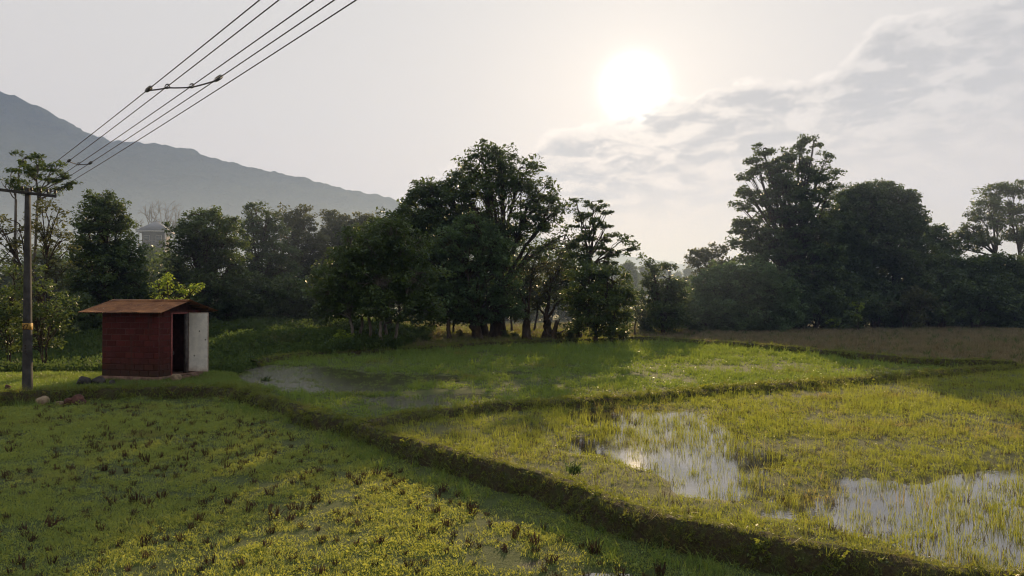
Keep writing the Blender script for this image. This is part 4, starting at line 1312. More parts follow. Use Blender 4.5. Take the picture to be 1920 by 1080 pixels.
# roof: frame of purlins and eight corrugated sheets
OH_S, OH_G, OH_B = 0.38, 0.36, 0.56       # overhang at the eaves, over the door gable, at the back gable
slope_len = math.hypot(HW / 2 + OH_S, RIDGE_H + 0.10)
pitch = math.atan2(RIDGE_H + 0.09, HW / 2 + OH_S)
ridge_z = HH + RIDGE_H + 0.045
pur = []
for s_ in (-1, 1):
    for q in (0.12, 0.55, 1.05, 1.36):
        pur.append(box_vf(-(HL - OH_G + OH_B) / 2, RIDGE_Y + s_ * q, ridge_z - q * math.tan(pitch) - 0.045, HL + OH_G + OH_B - 0.1, 0.05, 0.05))
roof = link('roof', mesh_np('roof', *merge(pur), [M['wood_dark']]), HUT)
TOTAL = HL + OH_G + OH_B
NS = 4
sw = TOTAL / NS


def sheet_mesh(seed):
    r_ = np.random.default_rng(seed)
    nu, nv_ = 66, 6
    u = np.linspace(-0.04, sw + 0.04, nu)
    vv_ = np.linspace(0, slope_len + r_.uniform(-0.03, 0.05), nv_)
    U, V_ = np.meshgrid(u, vv_)
    Z = 0.014 * np.sin(U * 2 * math.pi / 0.082) + (fnoise(U, V_, 0.5, seed, 2) - 0.5) * 0.02
    Z[-1] += (r_.normal(0, 0.006, nu))
    I_ = np.arange(U.size).reshape(U.shape)
    f_ = np.stack([I_[:-1, :-1], I_[:-1, 1:], I_[1:, 1:], I_[1:, :-1]], -1).reshape(-1, 4)
    top = np.stack([U, V_, Z], -1).reshape(-1, 3)
    bot = top - [0, 0, 0.003]
    n_ = len(top)
    ring = np.concatenate([I_[0], I_[1:, -1], I_[-1, ::-1][1:], I_[::-1, 0][1:]])
    side = np.stack([ring[:-1], ring[1:], ring[1:] + n_, ring[:-1] + n_], -1)
    return mesh_np('roof_sheet', np.vstack([top, bot]), np.concatenate([f_, f_[:, ::-1] + n_, side]), [M['rust']], True)


for s_ in (-1, 1):
    for k in range(NS):
        o = link('roof_sheet', sheet_mesh(60 + k + (10 if s_ > 0 else 0)), roof)
        # local x along the ridge, y down the slope
        ex = Vector((-1, 0, 0)) if s_ < 0 else Vector((1, 0, 0))
        ey = Vector((0, s_ * math.cos(pitch), -math.sin(pitch)))
        ez = ex.cross(ey)
        if ez.z < 0:
            ez = -ez
        x0 = OH_G - k * sw if s_ < 0 else OH_G - (k + 1) * sw
        mt = Matrix((ex, ey, ez)).transposed().to_4x4()
        mt.translation = Vector((x0, RIDGE_Y, ridge_z + (0.004 if k % 2 else 0.0)))
        o.matrix_local = mt
M['ridge'] = M['rust']
rc = []
for s_ in (-1, 1):
    ang_ = pitch
    c0 = np.array([[OH_G + 0.02, RIDGE_Y, ridge_z + 0.035], [-HL - OH_B - 0.02, RIDGE_Y, ridge_z + 0.035], [-HL - OH_B - 0.02, RIDGE_Y + s_ * 0.16, ridge_z + 0.035 - 0.16 * math.tan(pitch)], [OH_G + 0.02, RIDGE_Y + s_ * 0.16, ridge_z + 0.035 - 0.16 * math.tan(pitch)]])
    lower = c0 - [0, 0, 0.006]
    vv_ = np.vstack([c0, lower])
    ff = np.array([[0, 1, 2, 3], [7, 6, 5, 4], [2, 6, 7, 3], [1, 5, 6, 2], [3, 7, 4, 0]])
    rc.append((vv_, ff))
link('ridge_cap', mesh_np('ridge_cap', *merge(rc), [M['rust']]), roof)

# ------------------------------------------------------------------ the electricity pole
M['concrete'] = plain_mat('concrete', (0.048, 0.046, 0.046), 0.9, nscale=4.0, var=0.4, bump=0.4)
M['yellow'] = plain_mat('yellow_paint', (0.36, 0.21, 0.045), 0.7, nscale=30, var=0.35)
M['ink'] = plain_mat('ink', (0.03, 0.02, 0.015), 0.8)
M['iron'] = plain_mat('iron', (0.045, 0.042, 0.04), 0.6, 0.4)
M['porcelain'] = plain_mat('porcelain', (0.035, 0.025, 0.02), 0.4)
PD = 22.5
PX = (53 - 960) / FPX * PD
PTOP = CAM_H + (HORIZ - 352) / FPX * PD
LINE = Vector((12.7, -15.6, 0)).normalized()       # where the wires run
pole = empty('electricity_pole', (PX, PD, float(gz(PX, PD))))
tag(pole, 'grey concrete electricity pole with a cross-arm and yellow number band', 'pole')
lean = -0.04
ph = PTOP - float(gz(PX, PD))
hw0, hw1 = 0.122, 0.056
secs = []
for t_ in np.linspace(0, 1, 7):
    hwid = hw0 + (hw1 - hw0) * t_
    hd = 0.10 + (0.07 - 0.10) * t_
    cx = lean * t_
    b_ = 0.018
    secs.append([[cx - hwid + b_, -hd, t_], [cx + hwid - b_, -hd, t_], [cx + hwid, -hd + b_, t_], [cx + hwid, hd - b_, t_], [cx + hwid - b_, hd, t_], [cx - hwid + b_, hd, t_], [cx - hwid, hd - b_, t_], [cx - hwid, -hd + b_, t_]])
S_ = np.array(secs)
S_[:, :, 2] = S_[:, :, 2] * (ph + 0.3) - 0.3
nS, k8 = S_.shape[0], 8
I_ = np.arange(nS * 8).reshape(nS, 8)
q_ = np.stack([I_[:-1], np.roll(I_, -1, 1)[:-1], np.roll(I_, -1, 1)[1:], I_[1:]], -1).reshape(-1, 4)
link('shaft', mesh_np('shaft', S_.reshape(-1, 3), [q_, I_[-1][None]], [M['concrete']]), pole)


def on_pole(py):
    z_ = CAM_H + (HORIZ - py) / FPX * PD - float(gz(PX, PD))
    t_ = (z_ + 0.3) / (ph + 0.3)
    return z_, hw0 + (hw1 - hw0) * t_, lean * t_, 0.10 - 0.03 * t_


z_, hwid, cx, hd = on_pole(612)
band = link('number_band', mesh_np('number_band', *box_vf(cx, 0, z_, hwid * 2 + 0.012, hd * 2 + 0.012, 0.20), [M['yellow']]), pole)
yb = -hd - 0.008
strokes = [((-0.085, 0.05), (-0.03, 0.05)), ((-0.03, 0.05), (-0.06, -0.06)), ((0.0, 0.055), (0.075, 0.055)), ((0.075, 0.055), (0.02, -0.06)), ((-0.085, 0.0), (-0.05, 0.0)), ((-0.08, -0.085), (0.09, -0.085))]
for k, (a, b) in enumerate(strokes):
    a, b = np.array(a), np.array(b)
    dd = b - a
    L_ = np.linalg.norm(dd)
    me_ = bevel_box('painted_stroke', L_ + 0.02, 0.004, 0.022, M['ink'], 0)
    link('painted_stroke', me_, band, (cx + (a[0] + b[0]) / 2, yb, z_ + (a[1] + b[1]) / 2), (0, -math.atan2(dd[1], dd[0]), 0))
for py, dx in ((648, -0.015), (653, -0.01), (658, 0.0), (663.5, 0.02)):
    zz, hwid, cx, hd = on_pole(py)
    v, f = tubes(np.array([[[cx + dx, -hd - 0.001, zz], [cx + dx, -hd - 0.012, zz]]]), np.array([[0.028, 0.024]]), 8)
    ff = np.arange(8)[None] + 8
    link('bolt_hole', mesh_np('bolt_hole', v, [f, ff], [M['ink']]), pole)
# cross-arm, square to the line
perp = Vector((LINE.y * -1, LINE.x, 0)).normalized()
if perp.x < 0:
    perp = -perp
za = CAM_H + (HORIZ - 362) / FPX * PD - float(gz(PX, PD))
armL = 1.62
arm = bevel_box('cross_arm', armL, 0.07, 0.085, M['iron'], 0.006)
ARM_C = Vector((lean, -0.10, za))
o = link('cross_arm', arm, pole, ARM_C, (0, R(3.0), math.atan2(perp.y, perp.x)))
v, f = merge([box_vf(0, 0, 0, 0.24, 0.26, 0.05)])
link('clamp', mesh_np('clamp', v, f, [M['iron']]), pole, (lean, 0, za))
ATT = []
for px_ in (49, 60, 71, 80, 90):
    sx = (px_ - 53) / FPX * PD / perp.x
    pw = ARM_C + perp * sx + Vector((0, 0, 0.04 - sx * math.tan(R(3.0))))
    prof_ = [(0.0, 0.016), (0.05, 0.016), (0.055, 0.04), (0.085, 0.045), (0.09, 0.028), (0.115, 0.04), (0.14, 0.036), (0.15, 0.012)]
    P_ = np.array([[[pw.x, pw.y, pw.z + a] for a, _ in prof_]])
    v, f = tubes(P_, np.array([[b for _, b in prof_]]), 10)
    link('insulator', mesh_np('insulator', v, f, [M['porcelain']], True), pole)
    ATT.append(np.array(pole.location) + np.array(pw) + [0, 0, 0.125])

# ------------------------------------------------------------------ the wires
M['wire'] = plain_mat('wire', (0.035, 0.034, 0.034), 0.55, 0.3)
WIRES = []
NAMES = ['highest', 'second', 'third', 'fourth', 'lowest']
SPAN, SAG = 2.7, 0.15
for k, xt in enumerate((460, 518, 583, 622, 663)):
    A_ = ATT[k]
    zc_ = A_[2] - SAG * (SPAN - 1) + (0.10 if k == 0 else 0.0)
    Yb = (zc_ - CAM_H) / (HORIZ / FPX)
    Bp = np.array([(xt - 960) / FPX * Yb, Yb])
    t_ = np.concatenate([np.linspace(0, 1, 30), np.linspace(1.05, SPAN, 30)])
    xy = A_[:2] + (Bp - A_[:2]) * t_[:, None]
    z_ = A_[2] + SAG * t_ * (t_ - SPAN)
    P_ = np.column_stack([xy, z_])
    WIRES.append(P_)
    v, f = tubes(P_[None], np.full((1, len(P_)), 0.0072), 6)
    lab = ['overhead wire highest of the five, tied at the pole top', 'overhead wire second of the five counted from the highest', 'overhead wire in the middle of the five', 'overhead wire fourth of the five, where the spacer chain ends in a coil', 'overhead wire lowest of the five, passing below the spacer chain'][k]
    tag(link('overhead_wire', mesh_np('overhead_wire', v, f, [M['wire']], True)), lab, 'wire', 'five overhead wires from the pole')


def on_wire(k, px_):
    P_ = WIRES[k]
    c_ = 960 + P_[:, 0] / np.maximum(P_[:, 1], 0.5) * FPX
    ok = P_[:, 1] > 1
    return np.array([np.interp(px_, c_[ok], P_[ok, j]) for j in range(3)])


def coil(p_, dv, n_=5, L_=0.16, rad=0.028):
    t_ = np.linspace(0, 1, n_ * 8)
    dv = dv / np.linalg.norm(dv)
    u = np.cross(dv, [0, 0, 1.0])
    u /= np.linalg.norm(u)
    v_ = np.cross(dv, u)
    a_ = t_ * n_ * 2 * math.pi
    return p_ + dv * (t_[:, None] - 0.5) * L_ + u * np.cos(a_)[:, None] * rad + v_ * np.sin(a_)[:, None] * rad


def spacer(pts, label, coils):
    sp = empty('wire_spacer', tuple(pts[0]))
    tag(sp, label, 'spacer')
    o0 = pts[0]
    for k, (a, b) in enumerate(zip(pts[:-1], pts[1:])):
        m_ = (a + b) / 2 - [0, 0, 0.03]
        P_ = bez(a - [0, 0, 0.02], m_, b - [0, 0, 0.02], 8)
        v, f = tubes((P_ - o0)[None], np.full((1, 8), 0.0105), 6)
        link('rod', mesh_np('rod', v, f, [M['wire']], True), sp)
    for k, p_ in enumerate(pts):
        wv = WIRES[coils[k]][20] - WIRES[coils[k]][18]
        big = k in (0, len(pts) - 1)
        C_ = coil(p_, wv, 5 if big else 2, 0.22 if big else 0.07, 0.026 if big else 0.030)
        v, f = tubes((C_ - o0)[None], np.full((1, len(C_)), 0.007), 5)
        link('tie_coil', mesh_np('tie_coil', v, f, [M['wire']], True), sp)


spacer([on_wire(0, 277), on_wire(1, 312), on_wire(2, 358), on_wire(3, 408)], 'sagging rod spacer tying the upper four wires together in mid-air', [0, 1, 2, 3])
spacer([on_wire(1, 128), on_wire(2, 146), on_wire(3, 168)], 'short rod spacer tying wires just out from the pole', [1, 2, 3])

# ------------------------------------------------------------------ stones and litter near the hut
def rock_mesh(seed, sx, sy, sz, mat):
    bm = bmesh.new()
    bmesh.ops.create_icosphere(bm, subdivisions=3, radius=1.0)
    r_ = np.random.default_rng(seed)
    planes = r_.normal(size=(9, 3))
    planes /= np.linalg.norm(planes, axis=1, keepdims=True)
    hs = r_.uniform(0.62, 0.92, 9)
    for v in bm.verts:
        co = np.array(v.co)
        for n_, h_ in zip(planes, hs):
            dd = co @ n_ - h_
            if dd > 0:
                co = co - n_ * dd * 0.92
        co += (r_.random(3) - 0.5) * 0.025
        v.co = Vector((co[0] * sx, co[1] * sy, co[2] * sz))
    me_ = bpy.data.meshes.new('rock')
    bm.to_mesh(me_)
    bm.free()
    me_.materials.append(mat)
    return me_


M['rock_dark'] = plain_mat('rock_dark', (0.045, 0.042, 0.04), 0.9, nscale=7, var=0.45, bump=0.6, dist=0.03)
M['rock_pale'] = plain_mat('rock_pale', (0.23, 0.175, 0.115), 0.9, nscale=7, var=0.35, bump=0.6, dist=0.03)
M['rock_red'] = plain_mat('rock_red', (0.085, 0.040, 0.033), 0.9, nscale=7, var=0.45, bump=0.6, dist=0.03)
for px_, py_, s_, m_, lab, sd in [(157, 726, (0.26, 0.2, 0.2), 'rock_dark', 'dark boulder on the terrace edge nearest the pole', 1), (186, 724, (0.24, 0.2, 0.17), 'rock_dark', 'dark low boulder leaning at the corner of the hut', 2), (331, 719, (0.19, 0.15, 0.17), 'rock_pale', 'pale angular stone in the grass before the hut door', 3), (352, 709, (0.17, 0.12, 0.05), 'rock_red', 'flat reddish slab lying below the doorstep', 10),
                                  (213, 726, (0.22, 0.15, 0.09), 'rock_dark', 'low dark stone under the side wall of the hut', 11), (84, 757, (0.26, 0.2, 0.17), 'rock_pale', 'pale stone at the foot of the bank below the pole', 4), (116, 758, (0.14, 0.1, 0.07), 'rock_pale', 'small pale stone at the foot of the bank', 5),
                                  (133, 753, (0.17, 0.14, 0.15), 'rock_red', 'reddish stone at the near end of the rubble pile', 6), (146, 749, (0.19, 0.16, 0.20), 'rock_red', 'tallest reddish stone of the rubble pile on the bank', 7), (156, 753, (0.15, 0.12, 0.12), 'rock_red', 'reddish stone at the hut end of the rubble pile', 8), (16, 733, (0.12, 0.1, 0.12), 'rock_red', 'small dark red stone in the lit grass beside the pole', 9)]:
    low = py_ > 740
    x, y = G(px_, py_, 0.0)
    if low:
        x, y = (px_ - 960) / FPX * 21.9, 21.9 - 0.01 * (py_ - 749)
    zz = float(gz(x, y))
    if low:
        zz = -0.29
    tag(link('rock', rock_mesh(sd, *s_, M[m_]), None, (x, y, zz + s_[2] * 0.6), (0.1 * sd, 0, sd * 1.3)), lab, 'rock')
M['stick'] = plain_mat('stick', (0.42, 0.38, 0.32), 0.85)
a_, b_ = W(143, 613, 42), W(157, 639, 41.5)
v, f = tubes(np.array([[a_, (a_ + b_) / 2 + [0.03, 0, 0.06], b_]]), np.array([[0.013, 0.016, 0.019]]), 6)
v2, f2 = tubes(np.array([[(a_ + b_) / 2, (a_ + b_) / 2 + [-0.15, 0.1, 0.25], (a_ + b_) / 2 + [-0.2, 0.1, 0.45]]]), np.array([[0.015, 0.012, 0.008]]), 5)
b2 = b_.copy()
b3 = np.array([b_[0] + 0.12, b_[1] - 0.2, float(gz(b_[0], b_[1])) - 0.05])
v3, f3 = tubes(np.array([[b_, (b_ + b3) / 2, b3]]), np.array([[0.019, 0.019, 0.02]]), 6)
tag(link('dry_stick', mesh_np('dry_stick', *merge([(v, f), (v2, f2), (v3, f3)]), [M['stick']], True)), 'pale dry stick leaning on the bank behind the pole', 'stick')

# ------------------------------------------------------------------ the grey-roofed house on the slope
HD = 128.0
hx, hy = (292 - 960) / FPX * HD, HD
hz = float(gz(hx, hy))
eave_z = CAM_H + (HORIZ - 434) / FPX * HD
apex_z = CAM_H + (HORIZ - 415.5) / FPX * HD
M['house_wall'] = plain_mat('house_wall', (0.12, 0.095, 0.085), 0.9, nscale=1.0)
M['house_dark'] = plain_mat('house_dark', (0.06, 0.05, 0.048), 0.8)
M['house_sheet'] = plain_mat('house_sheet', (0.12, 0.13, 0.165), 0.6, nscale=2.0, var=0.15)
M['house_fascia'] = plain_mat('house_fascia', (0.30, 0.29, 0.285), 0.7)
M['glass_dark'] = plain_mat('glass_dark', (0.03, 0.035, 0.04), 0.15, spec=0.6)
house = empty('house', (hx, hy, hz), R(12))
tag(house, 'two-storey house with a grey pyramid roof among the trees', 'house')
ez_, az_ = eave_z - hz, apex_z - hz
link('wall', mesh_np('wall', *box_vf(0, 0, (ez_ - 0.2) / 2 - 0.3, 3.6, 3.6, ez_ + 0.3), [M['house_wall']]), house)
hwr = 2.55
rv = np.array([[-hwr, -hwr, ez_], [hwr, -hwr, ez_], [hwr, hwr, ez_], [-hwr, hwr, ez_], [-0.25, 0, az_], [0.25, 0, az_]])
rf3, rf4 = np.array([[1, 2, 5], [3, 0, 4]]), np.array([[0, 1, 5, 4], [2, 3, 4, 5], [3, 2, 1, 0]])
rf_ = link('roof', mesh_np('roof', rv, [rf3, rf4], [M['house_sheet']]), house)
link('fascia', mesh_np('fascia', *merge([box_vf(0, -hwr - 0.02, ez_ - 0.14, 2 * hwr + 0.1, 0.06, 0.26), box_vf(0, hwr + 0.02, ez_ - 0.14, 2 * hwr + 0.1, 0.06, 0.26), box_vf(-hwr - 0.02, 0, ez_ - 0.14, 0.06, 2 * hwr - 0.02, 0.26), box_vf(hwr + 0.02, 0, ez_ - 0.14, 0.06, 2 * hwr - 0.02, 0.26)]), [M['house_fascia']]), rf_)
link('finial', mesh_np('finial', *tubes(np.array([[[0, 0, az_ - 0.05], [0, 0, az_ + 0.12], [0, 0, az_ + 0.25]]]), np.array([[0.08, 0.10, 0.02]]), 6), [M['house_dark']]), rf_)
link('veranda', mesh_np('veranda', *merge([box_vf(0, -2.2, ez_ - 2.75, 4.4, 0.9, 0.18), box_vf(0, -1.84, ez_ - 1.3, 3.4, 0.06, 2.2)]), [M['house_dark']]), house)
link('railing', mesh_np('railing', *merge([box_vf(0, -2.6, ez_ - 1.75, 4.4, 0.06, 0.08), box_vf(0, -2.6, ez_ - 2.2, 4.4, 0.05, 0.06)] + [box_vf(q, -2.6, ez_ - 2.2, 0.06, 0.05, 0.9) for q in np.linspace(-2.1, 2.1, 9)]), [M['house_wall']]), house)
for q in (-2.1, 2.1):
    link('post', mesh_np('post', *box_vf(q, -2.55, (ez_ - 0.2) / 2, 0.16, 0.16, ez_ - 0.1), [M['house_fascia']]), house)
for q in (-1.0, 0.9):
    wn = link('window', mesh_np('window', *box_vf(q, -1.90, ez_ - 1.35, 0.95, 0.06, 1.1), [M['house_fascia']]), house)
    link('pane', mesh_np('pane', *box_vf(q, -1.94, ez_ - 1.35, 0.8, 0.03, 0.95), [M['glass_dark']]), wn)

# ------------------------------------------------------------------ grass, rice shoots and stubble
SRC = bpy.data.collections.new('grass_sources')      # not linked into the scene; only read by the scatter


def blades(seed, n, rad, h, wd, lean_, bend=0.4, hvar=0.4, name='blades', mat=None, tipw=0.0):
    """n tapering bent blades (3 triangles each) in one clump"""
    r_ = np.random.default_rng(seed)
    a = r_.uniform(0, 2 * math.pi, n)
    q = np.sqrt(r_.uniform(0, 1, n)) * rad
    base = np.column_stack([np.cos(a) * q, np.sin(a) * q, np.full(n, -0.01)])
    da = r_.uniform(0, 2 * math.pi, n)
    ln = np.abs(r_.normal(0, lean_, n))
    hh = h * r_.uniform(1 - hvar, 1 + hvar, n)
    dv = np.column_stack([np.cos(da) * ln, np.sin(da) * ln, np.ones(n)])
    dv /= np.linalg.norm(dv, axis=1, keepdims=True)
    out_ = np.column_stack([np.cos(da), np.sin(da), np.zeros(n)])
    mid = base + dv * hh[:, None] * 0.55
    tip = base + dv * hh[:, None] + out_ * (hh * bend * r_.uniform(0.2, 1, n))[:, None] - np.array([0, 0, 1.0]) * (hh * bend * 0.35)[:, None]
    tw = r_.uniform(0, math.pi, n)
    wv = np.column_stack([np.cos(tw), np.sin(tw), np.zeros(n)]) * (wd * r_.uniform(0.7, 1.3, n))[:, None] * 0.5
    V = np.stack([base - wv, base + wv, mid + wv * 0.85, mid - wv * 0.85, tip], 1).reshape(-1, 3)
    k = np.arange(n)[:, None] * 5
    me_ = mesh_np(name, V, [np.concatenate([k + 0, k + 1, k + 2, k + 3], 1), np.concatenate([k + 3, k + 2, k + 4], 1)], [mat])
    return me_


def mat_leaves(seed, n, rad, h, size, mat, name='leaves'):
    """a low cushion of small leaves"""
    r_ = np.random.default_rng(seed)
    a = r_.uniform(0, 2 * math.pi, n)
    q = np.sqrt(r_.uniform(0, 1, n)) * rad
    cen = np.column_stack([np.cos(a) * q, np.sin(a) * q, r_.uniform(0.004, h, n)])
    v, f = leaf_faces(cen, size, seed + 1, -0.25, -0.3, 0.5)
    return mesh_np(name, v, f, [mat])


GM = {
    'left': grass_mat('field_weed', (0.070, 0.145, 0.058), (0.185, 0.300, 0.115), (0.26, 0.23, 0.08), (0.50, 0.50, 0.07), (0.58, 0.82), 0.48, 0.5, 0.55, 0.3),
    'right': grass_mat('wet_grass', (0.070, 0.115, 0.032), (0.175, 0.230, 0.062), (0.36, 0.26, 0.11), (0.40, 0.43, 0.055), (0.55, 0.78), 0.5, 0.28, 0.45, 0.35),
    'mid': grass_mat('mid_grass', (0.045, 0.098, 0.032), (0.135, 0.218, 0.068), (0.24, 0.20, 0.06), (0.34, 0.43, 0.055), (0.56, 0.80), 0.42, 0.25, 0.40, 0.35),
    'bank': grass_mat('bank_grass', (0.048, 0.072, 0.022), (0.095, 0.130, 0.036), (0.22, 0.17, 0.06), (0.36, 0.39, 0.05), (0.54, 0.76), 0.36, 0.6, 0.5, 0.3),
    'stub': grass_mat('far_stubble', (0.15, 0.135, 0.085), (0.27, 0.235, 0.145), (0.14, 0.165, 0.065), (0.26, 0.20, 0.10), (0.55, 0.75), 0.35, 0.2, 0.75, 0.15),
    'weed': grass_mat('bank_weed', (0.040, 0.070, 0.026), (0.075, 0.115, 0.042), (0.11, 0.12, 0.05), (0.13, 0.19, 0.05), (0.55, 0.78), 0.4, 0.4, 0.7, 0.12),
    'dead': grass_mat('dry_stubble', (0.055, 0.032, 0.022), (0.11, 0.060, 0.038), (0.075, 0.040, 0.03), (0.12, 0.07, 0.04), (0.5, 0.7), 0.2, 2.0, 0.8, 0.15),
}


def source(name, me_):
    o = bpy.data.objects.new(name, me_)
    SRC.objects.link(o)
    return o


def scatter(name, label, pts, rot, scl, idx, meshes, cat='grass'):
    """one object that draws a clump on every point"""
    col = bpy.data.collections.new(name + '_sources')
    for k, me_ in enumerate(meshes):
        o_ = bpy.data.objects.new('%s_%02d' % (name, k), me_)
        col.objects.link(o_)
    me_ = bpy.data.meshes.new(name)
    n = len(pts)
    me_.vertices.add(n)
    me_.vertices.foreach_set('co', np.asarray(pts, np.float32).ravel())
    for an, typ, data in (('rot', 'FLOAT_VECTOR', rot), ('scl', 'FLOAT_VECTOR', scl)):
        at = me_.attributes.new(an, typ, 'POINT')
        at.data.foreach_set('vector', np.asarray(data, np.float32).ravel())
    at = me_.attributes.new('idx', 'INT', 'POINT')
    at.data.foreach_set('value', np.asarray(idx, np.int32))
    o = link(name, me_)
    ng = bpy.data.node_groups.new(name, 'GeometryNodeTree')
    ng.interface.new_socket('Geometry', in_out='INPUT', socket_type='NodeSocketGeometry')
    ng.interface.new_socket('Geometry', in_out='OUTPUT', socket_type='NodeSocketGeometry')
    gi, go = ng.nodes.new('NodeGroupInput'), ng.nodes.new('NodeGroupOutput')
    ci = ng.nodes.new('GeometryNodeCollectionInfo')
    ci.inputs['Collection'].default_value = col
    ci.inputs['Separate Children'].default_value = True
    ci.inputs['Reset Children'].default_value = True
    ip = ng.nodes.new('GeometryNodeInstanceOnPoints')
    ip.inputs['Pick Instance'].default_value = True

    def attr(nm, typ):
        a_ = ng.nodes.new('GeometryNodeInputNamedAttribute')
        a_.data_type = typ
        a_.inputs['Name'].default_value = nm
        return a_.outputs[0]
    L_ = ng.links.new
    L_(gi.outputs[0], ip.inputs['Points'])
    L_(ci.outputs[0], ip.inputs['Instance'])
    L_(attr('idx', 'INT'), ip.inputs['Instance Index'])
    L_(attr('rot', 'FLOAT_VECTOR'), ip.inputs['Rotation'])
    L_(attr('scl', 'FLOAT_VECTOR'), ip.inputs['Scale'])
    L_(ip.outputs[0], go.inputs[0])
    md = o.modifiers.new('scatter', 'NODES')
    md.node_group = ng
    tag(o, label, cat, kind='stuff')
    return o


def in_view(x, y, margin=60):
    px, py = pxof(x, y, np.zeros_like(x) - 0.2)
    return (y > 4) & (px > -margin - 400 / np.maximum(y, 1)) & (px < 1920 + margin + 400 / np.maximum(y, 1)) & (py < 1180)


def sample(poly, density, seed, fall=None):
    """random points in a polygon; density per square metre may fall with distance"""
    r_ = np.random.default_rng(seed)
    p_ = np.asarray(poly)
    lo, hi = np.maximum(p_.min(0), [-45, 4]), np.minimum(p_.max(0), [60, 80])
    n = int(np.prod(hi - lo) * density)
    x = r_.uniform(lo[0], hi[0], n)
    y = r_.uniform(lo[1], hi[1], n)
    k = inpoly(x, y, poly) & in_view(x, y)
    if fall is not None:
        k &= r_.uniform(0, 1, n) < fall(x, y)
    return x[k], y[k]


def rs(n, seed, tilt=0.15, s0=0.7, s1=1.3):
    r_ = np.random.default_rng(seed)
    rot = np.column_stack([r_.normal(0, tilt, n), r_.normal(0, tilt, n), r_.uniform(0, 6.28, n)])
    s = r_.uniform(s0, s1, n)
    return rot, np.column_stack([s, s, s * r_.uniform(0.8, 1.25, n)])


rg = np.random.default_rng(99)
# near field: a creeping mat of weeds with stubble standing in it
x, y = sample(POLY_LEFT, 190, 1, lambda x, y: np.clip(11.0 / y, 0.3, 1.0))
pl = pud(x, y, Z_LEFT, PUD_L, 23)
patch = fnoise(x, y, 1.3, 61, 3)
gap = sstep(0.5 * fnoise(x, y, 0.35, 68, 2) + 0.5 * fnoise(x, y, 0.9, 69, 2), 0.36, 0.52)
k = (rg.uniform(0, 1, len(x)) < np.clip(0.45 + 1.1 * (patch - 0.35), 0.18, 1.0) * (0.25 + 0.75 * gap)) & (rg.uniform(0, 1, len(x)) > pl * 1.1)
x, y, patch = x[k], y[k], patch[k]
rot, scl = rs(len(x), 2, 0.12, 0.7, 1.35)
scl *= np.clip(0.75 + patch * 0.55, 0.7, 1.3)[:, None] * np.clip(y / 13, 1, 1.5)[:, None]
edge_d = np.minimum(dist_poly(x, y, BUND_A), dist_poly(x, y, BUND_B))
tall = (edge_d < 1.1) & (rg.uniform(0, 1, len(x)) < 0.30)
meshes = [mat_leaves(200 + k_, 54, 0.13, 0.034, 0.021, GM['left']) for k_ in range(3)] + [blades(210 + k_, 26, 0.11, 0.058, 0.006, 0.55, 0.4, mat=GM['left']) for k_ in range(3)] + [blades(216 + k_, 14, 0.07, 0.14, 0.006, 0.35, 0.4, mat=GM['mid']) for k_ in range(2)]
idx = rg.choice(6, len(x), p=[.13, .13, .14, .2, .2, .2])
idx = np.where(tall, rg.integers(6, 8, len(x)), idx)
scatter('field_weeds', 'low mat of green weeds covering the near stubble field', np.column_stack([x, y, gz(x, y)]), rot, scl, idx, meshes)
N_G = [len(x)]

# flooded field: thin upright grass, sparse over the open water
x, y = sample(POLY_RIGHT, 230, 3, lambda x, y: np.clip(11.0 / y, 0.28, 1.0))
pr = pud(x, y, Z_RIGHT, PUD_R, 21)
patch = fnoise(x, y, 1.6, 62, 3)
tuft = sstep(0.55 * fnoise(x, y, 0.5, 65, 2) + 0.45 * fnoise(x, y, 1.2, 66, 2), 0.46, 0.60)
k = rg.uniform(0, 1, len(x)) < np.where(pr > 0.25, np.clip(1.0 - pr, 0.0, 1) * 0.15 + tuft * 0.42 + 0.10, np.clip(0.25 + 1.6 * (patch - 0.3), 0.15, 1.0))
x, y, pr = x[k], y[k], pr[k]
rot, scl = rs(len(x), 4, 0.12, 0.65, 1.4)
scl *= 0.86 * np.clip(y / 14, 1, 1.4)[:, None]
meshes = [blades(230 + k_, 13, 0.08, 0.095, 0.005, 0.35, 0.45, mat=GM['right']) for k_ in range(3)] + [blades(236 + k_, 6, 0.07, 0.19, 0.0045, 0.18, 0.25, mat=GM['right']) for k_ in range(2)] + [mat_leaves(240 + k_, 34, 0.12, 0.045, 0.025, GM['right']) for k_ in range(2)] + [blades(246, 12, 0.10, 0.11, 0.006, 0.9, 0.5, mat=GM['dead'])]
wet_i = rg.choice([3, 4, 0, 7], len(x), p=[.35, .35, .2, .1])
dry_i = rg.choice(8, len(x), p=[.18, .18, .18, .08, .08, .11, .11, .08])
idx = np.where(pr > 0.35, wet_i, dry_i)
scatter('flooded_field_grass', 'upright thin grass growing through the shallow water of the flooded field', np.column_stack([x, y, np.maximum(gz(x, y), WZ_RIGHT - 0.01)]), rot, scl, idx, meshes)
N_G.append(len(x))

